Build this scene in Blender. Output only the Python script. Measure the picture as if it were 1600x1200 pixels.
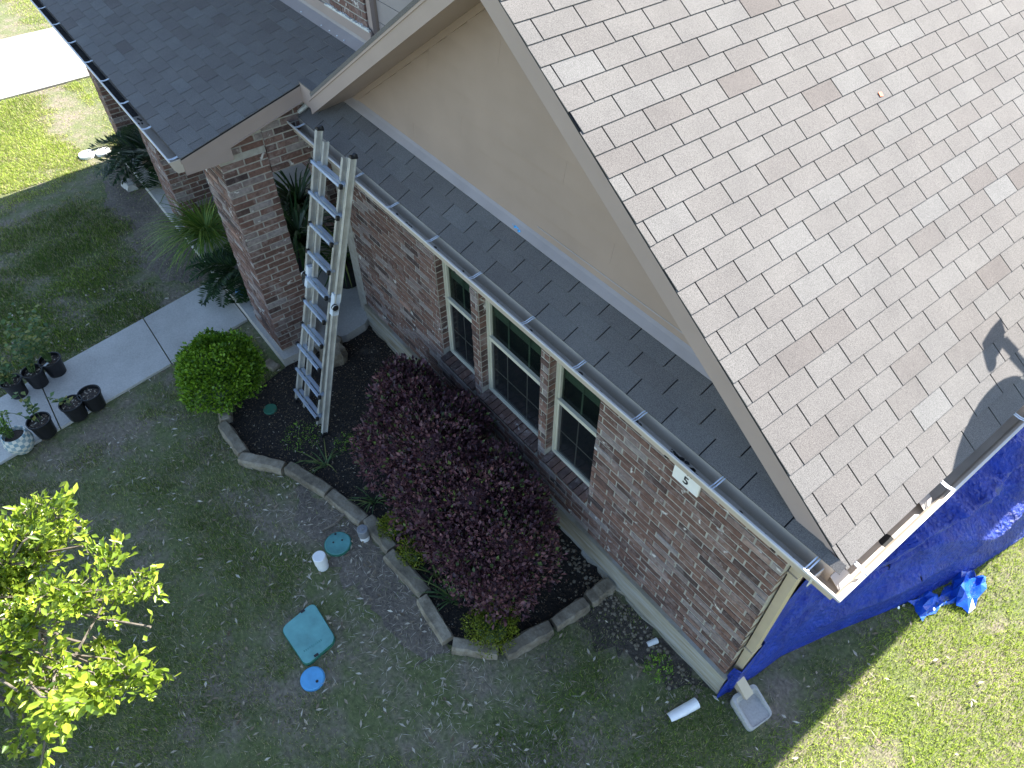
import bpy, math, random
import numpy as np
from mathutils import Matrix, Vector
random.seed(7); rng = np.random.default_rng(7)
sc = bpy.context.scene
for o in list(bpy.data.objects): bpy.data.objects.remove(o)
COL = sc.collection

# ---------------------------------------------------------------- camera, sky, sun, exposure
CAM = np.array([0.706, -2.703, 6.221])
RC = np.array([[0.6114, 0.7913, -0.0039], [0.5808, -0.4520, -0.6770], [-0.5375, 0.4117, -0.7359]])
u_, s_, v_ = np.linalg.svd(RC); RC = u_ @ v_
FPX = 1120.0
cam = bpy.data.objects.new('camera', bpy.data.cameras.new('camera')); COL.objects.link(cam)
cam.matrix_world = Matrix(((RC[0,0], -RC[1,0], -RC[2,0], CAM[0]), (RC[0,1], -RC[1,1], -RC[2,1], CAM[1]),
                           (RC[0,2], -RC[1,2], -RC[2,2], CAM[2]), (0, 0, 0, 1)))
cam.data.sensor_width = 36; cam.data.lens = FPX / 1600 * 36; cam.data.clip_end = 900
sc.camera = cam
SUN = Vector((-0.10, 1.376, 1.0)).normalized()
w = bpy.data.worlds.new('World'); sc.world = w; w.use_nodes = True
nt = w.node_tree; nt.nodes.clear()
sky = nt.nodes.new('ShaderNodeTexSky'); sky.sky_type = 'NISHITA'; sky.sun_disc = False
sky.sun_elevation = math.asin(SUN.z); sky.sun_rotation = math.atan2(SUN.x, SUN.y)
sky.air_density = 1.0; sky.dust_density = 0.6; sky.ozone_density = 1.0
bg = nt.nodes.new('ShaderNodeBackground'); bg.inputs['Strength'].default_value = 0.085
wo = nt.nodes.new('ShaderNodeOutputWorld')
nt.links.new(sky.outputs[0], bg.inputs[0]); nt.links.new(bg.outputs[0], wo.inputs[0])
sl = bpy.data.lights.new('sun', 'SUN'); sl.energy = 4.8; sl.angle = math.radians(0.53); sl.color = (1.0, 0.965, 0.905)
so = bpy.data.objects.new('sun', sl); COL.objects.link(so); so.location = (0, 20, 15)
so.rotation_euler = SUN.to_track_quat('Z', 'Y').to_euler()
sc.view_settings.view_transform = 'Standard'; sc.view_settings.look = 'None'
sc.view_settings.exposure = 2.36; sc.view_settings.gamma = 1.0
sc.render.engine = 'CYCLES'

def in_view(P, pad=40):
    q = RC @ (np.asarray(P, float) - CAM)
    if q[2] <= 0.1: return False
    x = q[0] / q[2] * FPX + 800; y = q[1] / q[2] * FPX + 600
    return -pad < x < 1600 + pad and -pad < y < 1200 + pad

# ---------------------------------------------------------------- materials
MATS = {}
def lin(c): return tuple(((x / 12.92) if x <= 0.04045 else ((x + 0.055) / 1.055) ** 2.4) for x in c)
class NB:
    def __init__(s, name):
        s.m = bpy.data.materials.new(name); s.m.use_nodes = True
        s.t = s.m.node_tree; s.N = s.t.nodes; s.b = s.N['Principled BSDF']; s.out = s.N['Material Output']
        MATS[name] = s.m
        s.geo = s.N.new('ShaderNodeNewGeometry'); s.pos = s.geo.outputs['Position']
    def l(s, a, b): s.t.links.new(a, b)
    def set(s, **k):
        for a, v in k.items(): s.b.inputs[a.replace('_', ' ')].default_value = v
        return s
    def noise(s, scale, detail=4, rough=0.6, vec=None, dist=0.0):
        n = s.N.new('ShaderNodeTexNoise'); n.inputs['Scale'].default_value = scale; n.inputs['Detail'].default_value = detail
        n.inputs['Roughness'].default_value = rough; n.inputs['Distortion'].default_value = dist
        s.l(vec or s.pos, n.inputs['Vector']); return n.outputs['Fac']
    def voro(s, scale, vec=None, out='Distance', feature='F1', rnd=1.0):
        n = s.N.new('ShaderNodeTexVoronoi'); n.feature = feature; n.inputs['Scale'].default_value = scale
        n.inputs['Randomness'].default_value = rnd
        s.l(vec or s.pos, n.inputs['Vector']); return n.outputs[out]
    def ramp(s, fac, stops, interp='LINEAR'):
        r = s.N.new('ShaderNodeValToRGB'); e = r.color_ramp.elements; r.color_ramp.interpolation = interp
        while len(e) < len(stops): e.new(0.5)
        for i, (p, c) in enumerate(stops):
            e[i].position = p; e[i].color = (*(c if hasattr(c, '__len__') else (c, c, c)), 1)
        s.l(fac, r.inputs[0]); return r.outputs['Color']
    def mix(s, a, b, fac, mode='MIX'):
        n = s.N.new('ShaderNodeMix'); n.data_type = 'RGBA'; n.blend_type = mode
        for v, i in ((fac, 0), (a, 6), (b, 7)):
            if hasattr(v, 'links'): s.l(v, n.inputs[i])
            elif i == 0: n.inputs[0].default_value = v
            else: n.inputs[i].default_value = (*v, 1)
        return n.outputs[2]
    def math(s, op, a, b=0.0, clamp=False):
        n = s.N.new('ShaderNodeMath'); n.operation = op; n.use_clamp = clamp
        for v, i in ((a, 0), (b, 1)):
            if hasattr(v, 'links'): s.l(v, n.inputs[i])
            else: n.inputs[i].default_value = v
        return n.outputs[0]
    def attr(s, name='tone'):
        n = s.N.new('ShaderNodeAttribute'); n.attribute_name = name; return n.outputs['Fac']
    def tone(s):      # per-piece value: mesh attribute (joined pieces) or object colour (single pieces)
        o = s.N.new('ShaderNodeObjectInfo'); sp = s.N.new('ShaderNodeSeparateColor'); s.l(o.outputs['Color'], sp.inputs[0])
        return s.math('ADD', s.attr(), sp.outputs[0])
    def scaled(s, v):
        n = s.N.new('ShaderNodeMapping'); n.inputs['Scale'].default_value = v; s.l(s.pos, n.inputs[0]); return n.outputs[0]
    def color(s, c):
        if hasattr(c, 'links'): s.l(c, s.b.inputs['Base Color'])
        else: s.b.inputs['Base Color'].default_value = (*c, 1)
        return s
    def bump(s, h, strength=0.3, dist=0.01):
        n = s.N.new('ShaderNodeBump'); n.inputs['Strength'].default_value = strength; n.inputs['Distance'].default_value = dist
        s.l(h, n.inputs['Height']); s.l(n.outputs[0], s.b.inputs['Normal']); return s

def simple(name, c, rough=0.6, var=0.12, scale=6, metal=0.0, bump=0.0, spec=0.5):
    n = NB(name); f = n.noise(scale, 5)
    a = tuple(x * (1 - var * 1.6) for x in c); b = tuple(min(1, x * (1 + var)) for x in c)
    n.color(n.ramp(f, [(0.3, a), (0.7, b)])).set(Roughness=rough, Metallic=metal)
    n.b.inputs['Specular IOR Level'].default_value = spec
    if bump: n.bump(n.noise(scale * 12, 3), bump, 0.004)
    return n

def leafmat(name, stops, rough=0.45, trans=0.35, spec=0.4):
    n = NB(name); c = n.ramp(n.tone(), stops)
    n.color(c).set(Roughness=rough); n.b.inputs['Specular IOR Level'].default_value = spec
    if trans:
        tr = n.N.new('ShaderNodeBsdfTranslucent'); mx = n.N.new('ShaderNodeMixShader'); mx.inputs[0].default_value = trans
        n.l(n.mix(c, (0.55, 0.75, 0.10), 0.35, 'MIX') if name.startswith('tree') else c, tr.inputs[0])
        n.l(n.b.outputs[0], mx.inputs[1]); n.l(tr.outputs[0], mx.inputs[2]); n.l(mx.outputs[0], n.out.inputs[0])
    return n

# shingles: granules, per-tab tone, faint streaks
n = NB('shingle'); t = n.tone()
base = n.ramp(t, [(0.0, (0.114, 0.101, 0.094)), (0.22, (0.130, 0.120, 0.113)), (0.5, (0.140, 0.132, 0.125)), (0.8, (0.148, 0.143, 0.137)), (1.0, (0.160, 0.158, 0.154))])
gr = n.noise(230, 3, 0.75); g2 = n.ramp(gr, [(0.32, 0.45), (0.5, 1.0), (0.68, 1.5)])
bl = n.noise(3.2, 4); b2 = n.ramp(bl, [(0.3, (0.90, 0.89, 0.89)), (0.7, (1.06, 1.05, 1.04))])
n.color(n.mix(n.mix(base, g2, 1.0, 'MULTIPLY'), b2, 1.0, 'MULTIPLY')).set(Roughness=0.95); n.b.inputs['Specular IOR Level'].default_value = 0.2
n.bump(gr, 0.5, 0.002)
simple('asphalt_felt', (0.012, 0.012, 0.014), 0.9)
# brick
n = NB('brick'); t = n.tone()
c = n.ramp(t, [(0.0, (0.066, 0.048, 0.046)), (0.2, (0.115, 0.070, 0.059)), (0.4, (0.165, 0.093, 0.073)), (0.6, (0.195, 0.120, 0.097)), (0.78, (0.215, 0.170, 0.158)), (0.9, (0.27, 0.235, 0.222)), (1.0, (0.33, 0.165, 0.105))])
m1 = n.noise(22, 5, 0.65); c = n.mix(c, n.ramp(m1, [(0.3, 0.68), (0.7, 1.28)]), 1.0, 'MULTIPLY')
sm = n.noise(5.5, 5, 0.7); c = n.mix(c, (0.33, 0.28, 0.265), n.ramp(sm, [(0.52, 0.0), (0.72, 0.65)]))
wf = n.noise(9, 6, 0.62, dist=0.4); c = n.mix(c, (0.62, 0.60, 0.56), n.ramp(wf, [(0.63, 0.0), (0.68, 0.9)]))
n.color(c).set(Roughness=0.92); n.bump(n.noise(90, 4), 0.5, 0.004); n.b.inputs['Specular IOR Level'].default_value = 0.25
n = NB('mortar'); n.color(n.ramp(n.noise(14, 5), [(0.3, (0.27, 0.25, 0.215)), (0.7, (0.43, 0.405, 0.355))])).set(Roughness=0.95); n.bump(n.noise(160, 3), 0.5, 0.003)
# concrete
n = NB('concrete'); f = n.noise(1.6, 6, 0.65); f2 = n.noise(55, 3)
c = n.mix(n.ramp(f, [(0.3, (0.37, 0.35, 0.315)), (0.7, (0.50, 0.48, 0.44))]), n.ramp(f2, [(0.3, 0.86), (0.7, 1.1)]), 1.0, 'MULTIPLY')
n.color(c).set(Roughness=0.9); n.bump(f2, 0.25, 0.003)
n = NB('driveway_concrete'); f = n.noise(.9, 6, .7); n.color(n.ramp(f, [(0.3, (0.24, 0.22, 0.20)), (0.7, (0.34, 0.325, 0.30))])).set(Roughness=0.9)
n = NB('foundation'); f = n.noise(3.0, 6, 0.7, vec=n.scaled((0.5, 1, 6)))
c = n.ramp(f, [(0.28, (0.16, 0.115, 0.06)), (0.45, (0.30, 0.27, 0.20)), (0.62, (0.38, 0.37, 0.34))])
n.color(c).set(Roughness=0.95); n.bump(n.noise(40, 5), 0.5, 0.006)
simple('tan_paint', (0.335, 0.262, 0.228), 0.55, 0.05, 2.0)
simple('tan_siding', (0.315, 0.232, 0.180), 0.6, 0.06, 1.6, bump=0.05)
simple('flashing_metal', (0.33, 0.29, 0.275), 0.45, 0.08, 3)
simple('gutter_paint', (0.46, 0.395, 0.32), 0.6, 0.07, 4)
simple('gutter_lip_white', (0.56, 0.53, 0.50), 0.35, 0.04, 5)
simple('gutter_dirt', (0.05, 0.045, 0.04), 0.95, 0.4, 30)
simple('galvanised', (0.62, 0.68, 0.76), 0.4, 0.08, 20, metal=0.15)
simple('downspout_paint', (0.48, 0.40, 0.29), 0.45, 0.06, 5)
simple('caulk', (0.62, 0.62, 0.58), 0.7, 0.15, 25)
simple('frame_cream', (0.56, 0.54, 0.44), 0.4, 0.05, 6)
n = simple('blue_chalk', (0.10, 0.42, 0.80), 0.9, 0.3, 60)
simple('orange_paint', (0.85, 0.22, 0.10), 0.8, 0.2, 60)
simple('black_plastic', (0.012, 0.012, 0.014), 0.45, 0.2, 12)
simple('aluminium', (0.58, 0.57, 0.53), 0.42, 0.14, 9, metal=0.45)
simple('rung_aluminium', (0.58, 0.66, 0.78), 0.35, 0.08, 9, metal=0.4)
simple('teal_plastic', (0.13, 0.34, 0.33), 0.6, 0.18, 5)
simple('teal_lid_dark', (0.08, 0.26, 0.25), 0.6, 0.18, 8)
simple('blue_plastic', (0.09, 0.34, 0.62), 0.55, 0.10, 12)
simple('green_plastic', (0.03, 0.16, 0.10), 0.6, 0.1, 12)
simple('white_pvc', (0.78, 0.78, 0.77), 0.4, 0.05, 12)
simple('grey_pvc', (0.20, 0.205, 0.215), 0.5, 0.1, 12)
simple('white_ceramic', (0.74, 0.72, 0.67), 0.4, 0.05, 8)
simple('sign_white', (0.80, 0.79, 0.75), 0.45, 0.04, 4)
simple('sign_black', (0.015, 0.015, 0.016), 0.5)
simple('dish_grey', (0.36, 0.37, 0.38), 0.5)
simple('bark', (0.17, 0.14, 0.11), 0.9, 0.3, 30, bump=0.4)
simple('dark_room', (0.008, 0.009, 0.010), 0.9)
simple('dark_sash', (0.09, 0.09, 0.085), 0.5)
simple('dark_muntin', (0.035, 0.036, 0.034), 0.5)
simple('blind', (0.24, 0.29, 0.23), 0.7, 0.08, 10)
simple('door_dark', (0.03, 0.02, 0.018), 0.5)
simple('potting_soil', (0.06, 0.045, 0.035), 0.95, 0.5, 70, bump=0.8)
simple('blue_rag', (0.12, 0.30, 0.60), 0.8, 0.2, 20)
n = NB('edging_stone'); f = n.noise(6, 6, 0.7)
n.color(n.mix(n.ramp(f, [(0.3, (0.095, 0.078, 0.055)), (0.5, (0.21, 0.175, 0.125)), (0.72, (0.33, 0.29, 0.225))]), n.ramp(n.tone(), [(0, 0.65), (1, 1.15)]), 1.0, 'MULTIPLY')).set(Roughness=0.95); n.bump(n.noise(28, 6), 0.7, 0.012)
n = NB('checker_ceramic')
tc = n.N.new('ShaderNodeTexCoord'); sp = n.N.new('ShaderNodeSeparateXYZ'); n.l(tc.outputs['Object'], sp.inputs[0])
an = n.math('MULTIPLY', n.math('ARCTAN2', sp.outputs[1], sp.outputs[0]), 20 / (2 * math.pi)); zz = n.math('MULTIPLY', sp.outputs[2], 24.0)
ch = n.math('MODULO', n.math('ADD', n.math('FLOOR', an), n.math('FLOOR', zz)), 2.0); ch = n.math('ABSOLUTE', ch)
n.color(n.mix((0.62, 0.60, 0.52), n.ramp(n.noise(9, 2), [(0.4, (0.16, 0.27, 0.31)), (0.6, (0.30, 0.36, 0.36))]), ch)).set(Roughness=0.35)
# glass
n = NB('window_glass'); n.color((0.012, 0.016, 0.016)).set(Roughness=0.03)
tp = n.N.new('ShaderNodeBsdfTransparent'); tp.inputs[0].default_value = (0.80, 0.88, 0.82, 1)
mx = n.N.new('ShaderNodeMixShader'); mx.inputs[0].default_value = 0.70
n.l(n.b.outputs[0], mx.inputs[1]); n.l(tp.outputs[0], mx.inputs[2]); n.l(mx.outputs[0], n.out.inputs[0])
n = NB('screened_glass'); n.color((0.010, 0.012, 0.014)).set(Roughness=0.12)
# tarp
n = NB('tarp'); f = n.noise(16, 5, 0.6, dist=0.6); vv = n.voro(26)
n.color(n.ramp(n.noise(5, 3), [(0.3, (0.003, 0.026, 0.29)), (0.7, (0.007, 0.056, 0.50))])).set(Roughness=0.36)
n.bump(n.math('ADD', n.math('ADD', f, n.math('MULTIPLY', vv, 0.5)), n.math('MULTIPLY', n.noise(46, 4, 0.6, dist=1.2), 0.5)), 1.0, 0.055)
n = NB('tarp_slick'); n.color(n.ramp(n.noise(5, 3), [(0.3, (0.008, 0.06, 0.46)), (0.7, (0.02, 0.13, 0.62))])).set(Roughness=0.28); n.bump(n.noise(22, 4), .5, .01)
# ground: soil, thatch, green
n = NB('lawn_ground'); f = n.noise(0.8, 6, 0.62); f2 = n.noise(24, 5, 0.7); f3 = n.noise(3.5, 5, 0.65)
soil = n.ramp(f2, [(0.3, (0.090, 0.076, 0.054)), (0.7, (0.27, 0.225, 0.165))])
green = n.ramp(f2, [(0.3, (0.055, 0.072, 0.022)), (0.7, (0.14, 0.168, 0.052))])
n.color(n.mix(soil, green, n.ramp(n.math('MULTIPLY', n.math('ADD', f, f3), 0.5), [(0.42, 0.0), (0.54, 0.85)]))).set(Roughness=1.0); n.bump(f2, 0.8, 0.02)
n = NB('bare_soil'); f = n.noise(26, 6, .75); f2 = n.noise(3, 5, .7); n.color(n.mix(n.ramp(f, [(0.3, (0.085, 0.068, 0.052)), (0.7, (0.24, 0.20, 0.16))]), n.ramp(f2, [(0.3, .65), (0.7, 1.2)]), 1.0, 'MULTIPLY')).set(Roughness=1.0); n.bump(f, 1.0, .02)
n = NB('dark_soil'); f = n.noise(24, 6, .75); n.color(n.ramp(f, [(0.32, (0.03, 0.025, 0.02)), (0.55, (0.085, 0.07, 0.055)), (0.75, (0.20, 0.17, 0.14))])).set(Roughness=1.0); n.bump(f, 1.0, .02)
n = NB('mulch'); f = n.noise(30, 6, 0.75); f2 = n.noise(2.2, 4)
n.color(n.mix(n.ramp(f, [(0.35, (0.008, 0.007, 0.006)), (0.6, (0.032, 0.025, 0.020)), (0.78, (0.10, 0.085, 0.07))]), (0.11, 0.10, 0.095), n.ramp(f2, [(0.62, 0.0), (0.75, 0.6)]))).set(Roughness=1.0); n.bump(f, 1.0, 0.03)
leafmat('grass_blade', [(0.0, (0.44, 0.37, 0.23)), (0.16, (0.33, 0.31, 0.12)), (0.3, (0.060, 0.104, 0.016)), (0.6, (0.118, 0.190, 0.024)), (0.82, (0.32, 0.41, 0.055)), (1.0, (0.52, 0.62, 0.10))], 0.6, 0.3)
leafmat('litter', [(0.0, (0.13, 0.09, 0.055)), (0.5, (0.31, 0.25, 0.17)), (1.0, (0.52, 0.47, 0.38))], 0.8, 0.0)
leafmat('tree_leaf', [(0.0, (0.05, 0.10, 0.012)), (0.5, (0.19, 0.27, 0.022)), (0.93, (0.34, 0.40, 0.040)), (1.0, (0.50, 0.15, 0.02))], 0.33, 0.35, 0.55)
leafmat('boxwood_leaf', [(0.0, (0.04, 0.10, 0.008)), (0.5, (0.13, 0.25, 0.016)), (1.0, (0.27, 0.43, 0.03))], 0.45, 0.25)
leafmat('yellow_leaf', [(0.0, (0.06, 0.09, 0.010)), (0.5, (0.16, 0.20, 0.015)), (1.0, (0.30, 0.31, 0.025))], 0.5, 0.25)
leafmat('purple_leaf', [(0.0, (0.044, 0.025, 0.032)), (0.35, (0.098, 0.045, 0.056)), (0.7, (0.170, 0.070, 0.080)), (0.86, (0.225, 0.105, 0.10)), (0.93, (0.075, 0.11, 0.03)), (1.0, (0.12, 0.17, 0.04))], 0.5, 0.15)
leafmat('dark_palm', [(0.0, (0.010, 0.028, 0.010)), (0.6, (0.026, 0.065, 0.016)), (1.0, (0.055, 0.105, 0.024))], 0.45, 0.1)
leafmat('strap_leaf', [(0.0, (0.045, 0.09, 0.03)), (0.6, (0.085, 0.15, 0.04)), (1.0, (0.20, 0.22, 0.06))], 0.5, 0.2)
leafmat('grass_clump_leaf', [(0.0, (0.05, 0.11, 0.012)), (0.6, (0.13, 0.23, 0.03)), (1.0, (0.28, 0.34, 0.05))], 0.5, 0.2)
leafmat('sprig_leaf', [(0.0, (0.05, 0.10, 0.03)), (0.6, (0.10, 0.17, 0.05)), (1.0, (0.26, 0.24, 0.05))], 0.5, 0.2)

# ---------------------------------------------------------------- object helpers
WL = {}
def tag(o, label=None, cat=None, group=None, kind=None):
    if label: o['label'] = label
    if cat: o['category'] = cat
    if group: o['group'] = group
    if kind: o['kind'] = kind
    return o
def empty(name, loc, label=None, cat=None, group=None):
    o = bpy.data.objects.new(name, None); COL.objects.link(o); o.location = loc; o.empty_display_size = 0.1
    WL[o] = np.array(loc, float); return tag(o, label, cat, group)
def link(name, me, loc, parent=None):
    o = bpy.data.objects.new(name, me); COL.objects.link(o); loc = np.array(loc, float); WL[o] = loc
    if parent is not None: o.parent = parent; loc = loc - WL[parent]
    o.location = loc; return o
def mk(name, V, F, mat, parent=None, tone=None, smooth=False, mats=None, mi=None):
    V = np.asarray(V, float); lo = V.min(0); hi = V.max(0)
    loc = np.array([(lo[0] + hi[0]) / 2, (lo[1] + hi[1]) / 2, lo[2]])
    me = bpy.data.meshes.new(name); Vl = (V - loc)
    if isinstance(F, np.ndarray):
        k = F.shape[1]; me.vertices.add(len(V)); me.vertices.foreach_set('co', Vl.astype(np.float32).ravel())
        me.loops.add(F.size); me.loops.foreach_set('vertex_index', F.astype(np.int32).ravel())
        me.polygons.add(len(F)); me.polygons.foreach_set('loop_start', np.arange(0, F.size, k, dtype=np.int32))
        me.polygons.foreach_set('loop_total', np.full(len(F), k, dtype=np.int32)); me.update(calc_edges=True)
    else:
        me.from_pydata(Vl.tolist(), [], F); me.update()
    if tone is not None:
        a = me.attributes.new('tone', 'FLOAT', 'FACE'); a.data.foreach_set('value', np.asarray(tone, np.float32))
    for m in (mats or [mat]): me.materials.append(MATS[m])
    if mi is not None: me.polygons.foreach_set('material_index', np.asarray(mi, np.int32))
    if smooth: me.polygons.foreach_set('use_smooth', [True] * len(me.polygons))
    o = link(name, me, loc, parent); o.color = (0, 0, 0, 1) if tone is not None else (0.5, 0.5, 0.5, 1); return o

class MB:
    def __init__(s): s.V = []; s.F = []; s.T = []
    def add(s, V, F, tone=0.5):
        b = len(s.V); s.V += [tuple(map(float, v)) for v in V]; s.F += [tuple(i + b for i in f) for f in F]; s.T += [tone] * len(F); return s
    def box(s, lo, hi, tone=0.5):
        (a, b, c), (d, e, f) = lo, hi
        return s.add([(a,b,c),(d,b,c),(d,e,c),(a,e,c),(a,b,f),(d,b,f),(d,e,f),(a,e,f)], [(3,2,1,0),(4,5,6,7),(0,1,5,4),(1,2,6,5),(2,3,7,6),(3,0,4,7)], tone)
    def obox(s, p, ax, ay, az, tone=0.5):   # oriented box from corner p with edge vectors
        p, ax, ay, az = map(np.array, (p, ax, ay, az))
        V = [p, p+ax, p+ax+ay, p+ay, p+az, p+ax+az, p+ax+ay+az, p+ay+az]
        return s.add(V, [(3,2,1,0),(4,5,6,7),(0,1,5,4),(1,2,6,5),(2,3,7,6),(3,0,4,7)], tone)
    def beam(s, a, b, w, h, up=(0,0,1), tone=0.5):
        a = np.array(a, float); b = np.array(b, float); d = b - a; x = np.cross(d, up); x = x / np.linalg.norm(x); z = np.cross(x, d); z /= np.linalg.norm(z)
        return s.obox(a - x*w/2 - z*h/2, x*w, d, z*h, tone)
    def tube(s, pts, r, n=8, tone=0.5, caps=True):
        pts = [np.array(p, float) for p in pts]; rr = r if hasattr(r, '__len__') else [r] * len(pts); b = len(s.V); up = np.array([0.13, 0.21, 0.97])
        for i, p in enumerate(pts):
            d = pts[min(i+1, len(pts)-1)] - pts[max(i-1, 0)]; d /= np.linalg.norm(d) + 1e-9
            x = np.cross(d, up); x /= np.linalg.norm(x) + 1e-9; y = np.cross(x, d)
            for k in range(n):
                a = 2*math.pi*k/n; s.V.append(tuple(p + rr[i]*(math.cos(a)*x + math.sin(a)*y)))
        for i in range(len(pts)-1):
            for k in range(n):
                k2 = (k+1) % n; s.F.append((b+i*n+k, b+i*n+k2, b+(i+1)*n+k2, b+(i+1)*n+k)); s.T.append(tone)
        if caps:
            s.F.append(tuple(b+k for k in range(n))[::-1]); s.F.append(tuple(b+(len(pts)-1)*n+k for k in range(n))); s.T += [tone]*2
        return s
    def lathe(s, c, prof, n=24, axis=None, tone=0.5):   # prof: (radius, height)
        b = len(s.V); c = np.array(c, float)
        for r, h in prof:
            for k in range(n):
                a = 2*math.pi*k/n; s.V.append((c[0]+r*math.cos(a), c[1]+r*math.sin(a), c[2]+h))
        for i in range(len(prof)-1):
            for k in range(n):
                k2 = (k+1) % n; s.F.append((b+i*n+k, b+i*n+k2, b+(i+1)*n+k2, b+(i+1)*n+k)); s.T.append(tone)
        s.F.append(tuple(b+k for k in range(n))[::-1]); s.F.append(tuple(b+(len(prof)-1)*n+k for k in range(n))); s.T += [tone]*2
        return s
    def prism(s, poly, ext, tone=0.5):
        n = len(poly); P = [np.array(p, float) for p in poly]; e = np.array(ext, float)
        V = P + [p + e for p in P]
        return s.add(V, [tuple(range(n))[::-1], tuple(range(n, 2*n))] + [(i, (i+1) % n, n+(i+1) % n, n+i) for i in range(n)], tone)
    def build(s, name, mat, parent=None, smooth=False, usetone=False):
        return mk(name, s.V, s.F, mat, parent, s.T if usetone else None, smooth)

def sweep(profile, path, closed_profile=True):
    """profile: list of (outward, z) ; path: list of (x,y) ; outward is to the right of travel; mitred corners"""
    P = [np.array(p, float) for p in path]; V = []; F = []; m = len(profile)
    for i, p in enumerate(P):
        d0 = P[i] - P[i-1] if i > 0 else P[i+1] - P[i]; d1 = P[i+1] - P[i] if i < len(P)-1 else d0
        d0 = d0/np.linalg.norm(d0); d1 = d1/np.linalg.norm(d1)
        n0 = np.array([d0[1], -d0[0]]); n1 = np.array([d1[1], -d1[0]]); nn = n0 + n1; nn = nn / (nn @ n0)
        for o, z in profile: V.append((p[0]+nn[0]*o, p[1]+nn[1]*o, z))
    for i in range(len(P)-1):
        for k in range(m if closed_profile else m-1):
            k2 = (k+1) % m; F.append((i*m+k, i*m+k2, (i+1)*m+k2, (i+1)*m+k))
    F.append(tuple(range(m))); F.append(tuple((len(P)-1)*m + k for k in range(m))[::-1])
    return V, F

# ---------------------------------------------------------------- ground
BED = [(-5.78,-0.02),(-5.74,-1.18),(-5.46,-2.10),(-5.25,-2.16),(-4.75,-2.19),(-4.30,-1.87),(-3.74,-1.66),(-3.23,-1.53),(-2.78,-1.51),(-2.20,-1.49),(-1.70,-1.58),(-1.35,-1.26),(-1.26,-0.75),(-1.24,-0.36),(-1.25,-0.02)]
def inpoly(x, y, poly):
    x = np.asarray(x); y = np.asarray(y); c = np.zeros(x.shape, bool); n = len(poly)
    for i in range(n):
        (x1, y1), (x2, y2) = poly[i], poly[(i+1) % n]
        t = ((y1 > y) != (y2 > y)) & (x < (x2-x1)*(y-y1)/((y2-y1) if y2 != y1 else 1e-9) + x1); c ^= t
    return c
tag(mk('lawn_ground', [(-400,-400,0),(400,-400,0),(400,400,0),(-400,400,0)], [(0,1,2,3)], 'lawn_ground'), kind='structure')
tag(mk('mulch_bed', [(x, y, 0.006) for x, y in BED], [tuple(range(len(BED)))], 'mulch'), kind='structure')
def ragged(name, pts, mat, z=0.003, amp=.05):
    P = []
    for i in range(len(pts)):
        (x0, y0), (x1, y1) = pts[i], pts[(i+1) % len(pts)]; k = max(2, int(math.hypot(x1-x0, y1-y0)/.08))
        for j in range(k): P.append((x0 + (x1-x0)*j/k + random.gauss(0, amp)*.5, y0 + (y1-y0)*j/k + random.gauss(0, amp)*.5, z))
    return tag(mk(name, P, [tuple(range(len(P)))], mat), kind='structure')
ragged('bare_soil', [(-11.7,-1.2), (-11.6,-1.55), (-10.6,-1.9), (-9.6,-1.75), (-8.9,-2.0), (-8.2,-1.75), (-7.95,-1.5), (-7.9,-1.2)], 'bare_soil')
ragged('bare_soil', [(-1.2,-.04), (-1.22,-.5), (-.95,-.55), (-.6,-.40), (-.25,-.30), (-.05,-.12), (0,-.04)], 'dark_soil', .0035, .12)
ragged('bare_soil', [(-4.1,-1.85), (-3.6,-2.05), (-2.9,-2.0), (-2.3,-1.95), (-1.75,-1.85), (-1.7,-1.62), (-2.2,-1.55), (-2.8,-1.58), (-3.3,-1.62)], 'bare_soil', .003, .08)
# front walk: slabs cut by joints (slightly skewed to the house)
WALK_L = lambda y: -7.844 + (y + 1.214) * -0.198
WALK_R = lambda y: -6.799 + (y + 1.205) * -0.172
wk = empty('front_walkway', (-7.0, -3.0, 0)); wk['kind'] = 'structure'
js = [-1.225, -2.28, -3.62, -4.95, -6.3, -7.65, -9.0]
for a, b in zip(js[:-1], js[1:]):
    a2, b2 = a - 0.007, b + 0.007
    MB().prism([(WALK_L(a2), a2, -0.03), (WALK_R(a2), a2, -0.03), (WALK_R(b2), b2, -0.03), (WALK_L(b2), b2, -0.03)], (0, 0, 0.062)).build('concrete_slab', 'concrete', wk)
dw = MB()
for k in range(8): dw.box((-18.30, -12 + k*3.01, -0.03), (-15.35, -12 + k*3.01 + 2.995, 0.035))
tag(dw.build('driveway', 'driveway_concrete'), kind='structure')

# ---------------------------------------------------------------- house
house = empty('brick_house', (-2.9, 0.0, 0.0), 'brick house with grey shingle roofs, tan gable and three narrow windows', 'house')
ZF, ZT = 0.32, 2.66
# foundation ledge
mk('foundation', *(lambda m: (m.V, m.F))(MB().box((-5.80, -0.035, -0.1), (0.035, 0.3, ZF)).box((-0.3, 0.301, -0.1), (0.036, 9.0, ZF))), 'foundation', house)
lay = MB()   # ragged over-poured concrete lip along the wall
px = -5.7; 
while px < 0.0:
    L = random.uniform(0.15, 0.45); d = random.uniform(0.0, 0.05) * (1.3 if px > -2.2 else 0.35)
    lay.prism([(px, -0.034, 0.004), (px + L*0.1, -0.036 - d*0.7, 0.004), (px + L*0.6, -0.036 - d, 0.004), (min(px + L, 0.03), -0.034, 0.004)], (0, 0, random.uniform(0.015, 0.04))); px += L
lay.build('concrete_overpour', 'foundation', house)
OPEN = [(-4.02, -3.44, 0.80, 2.34), (-3.325, -2.435, 0.80, 2.34), (-2.335, -1.725, 0.80, 2.34)]
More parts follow.
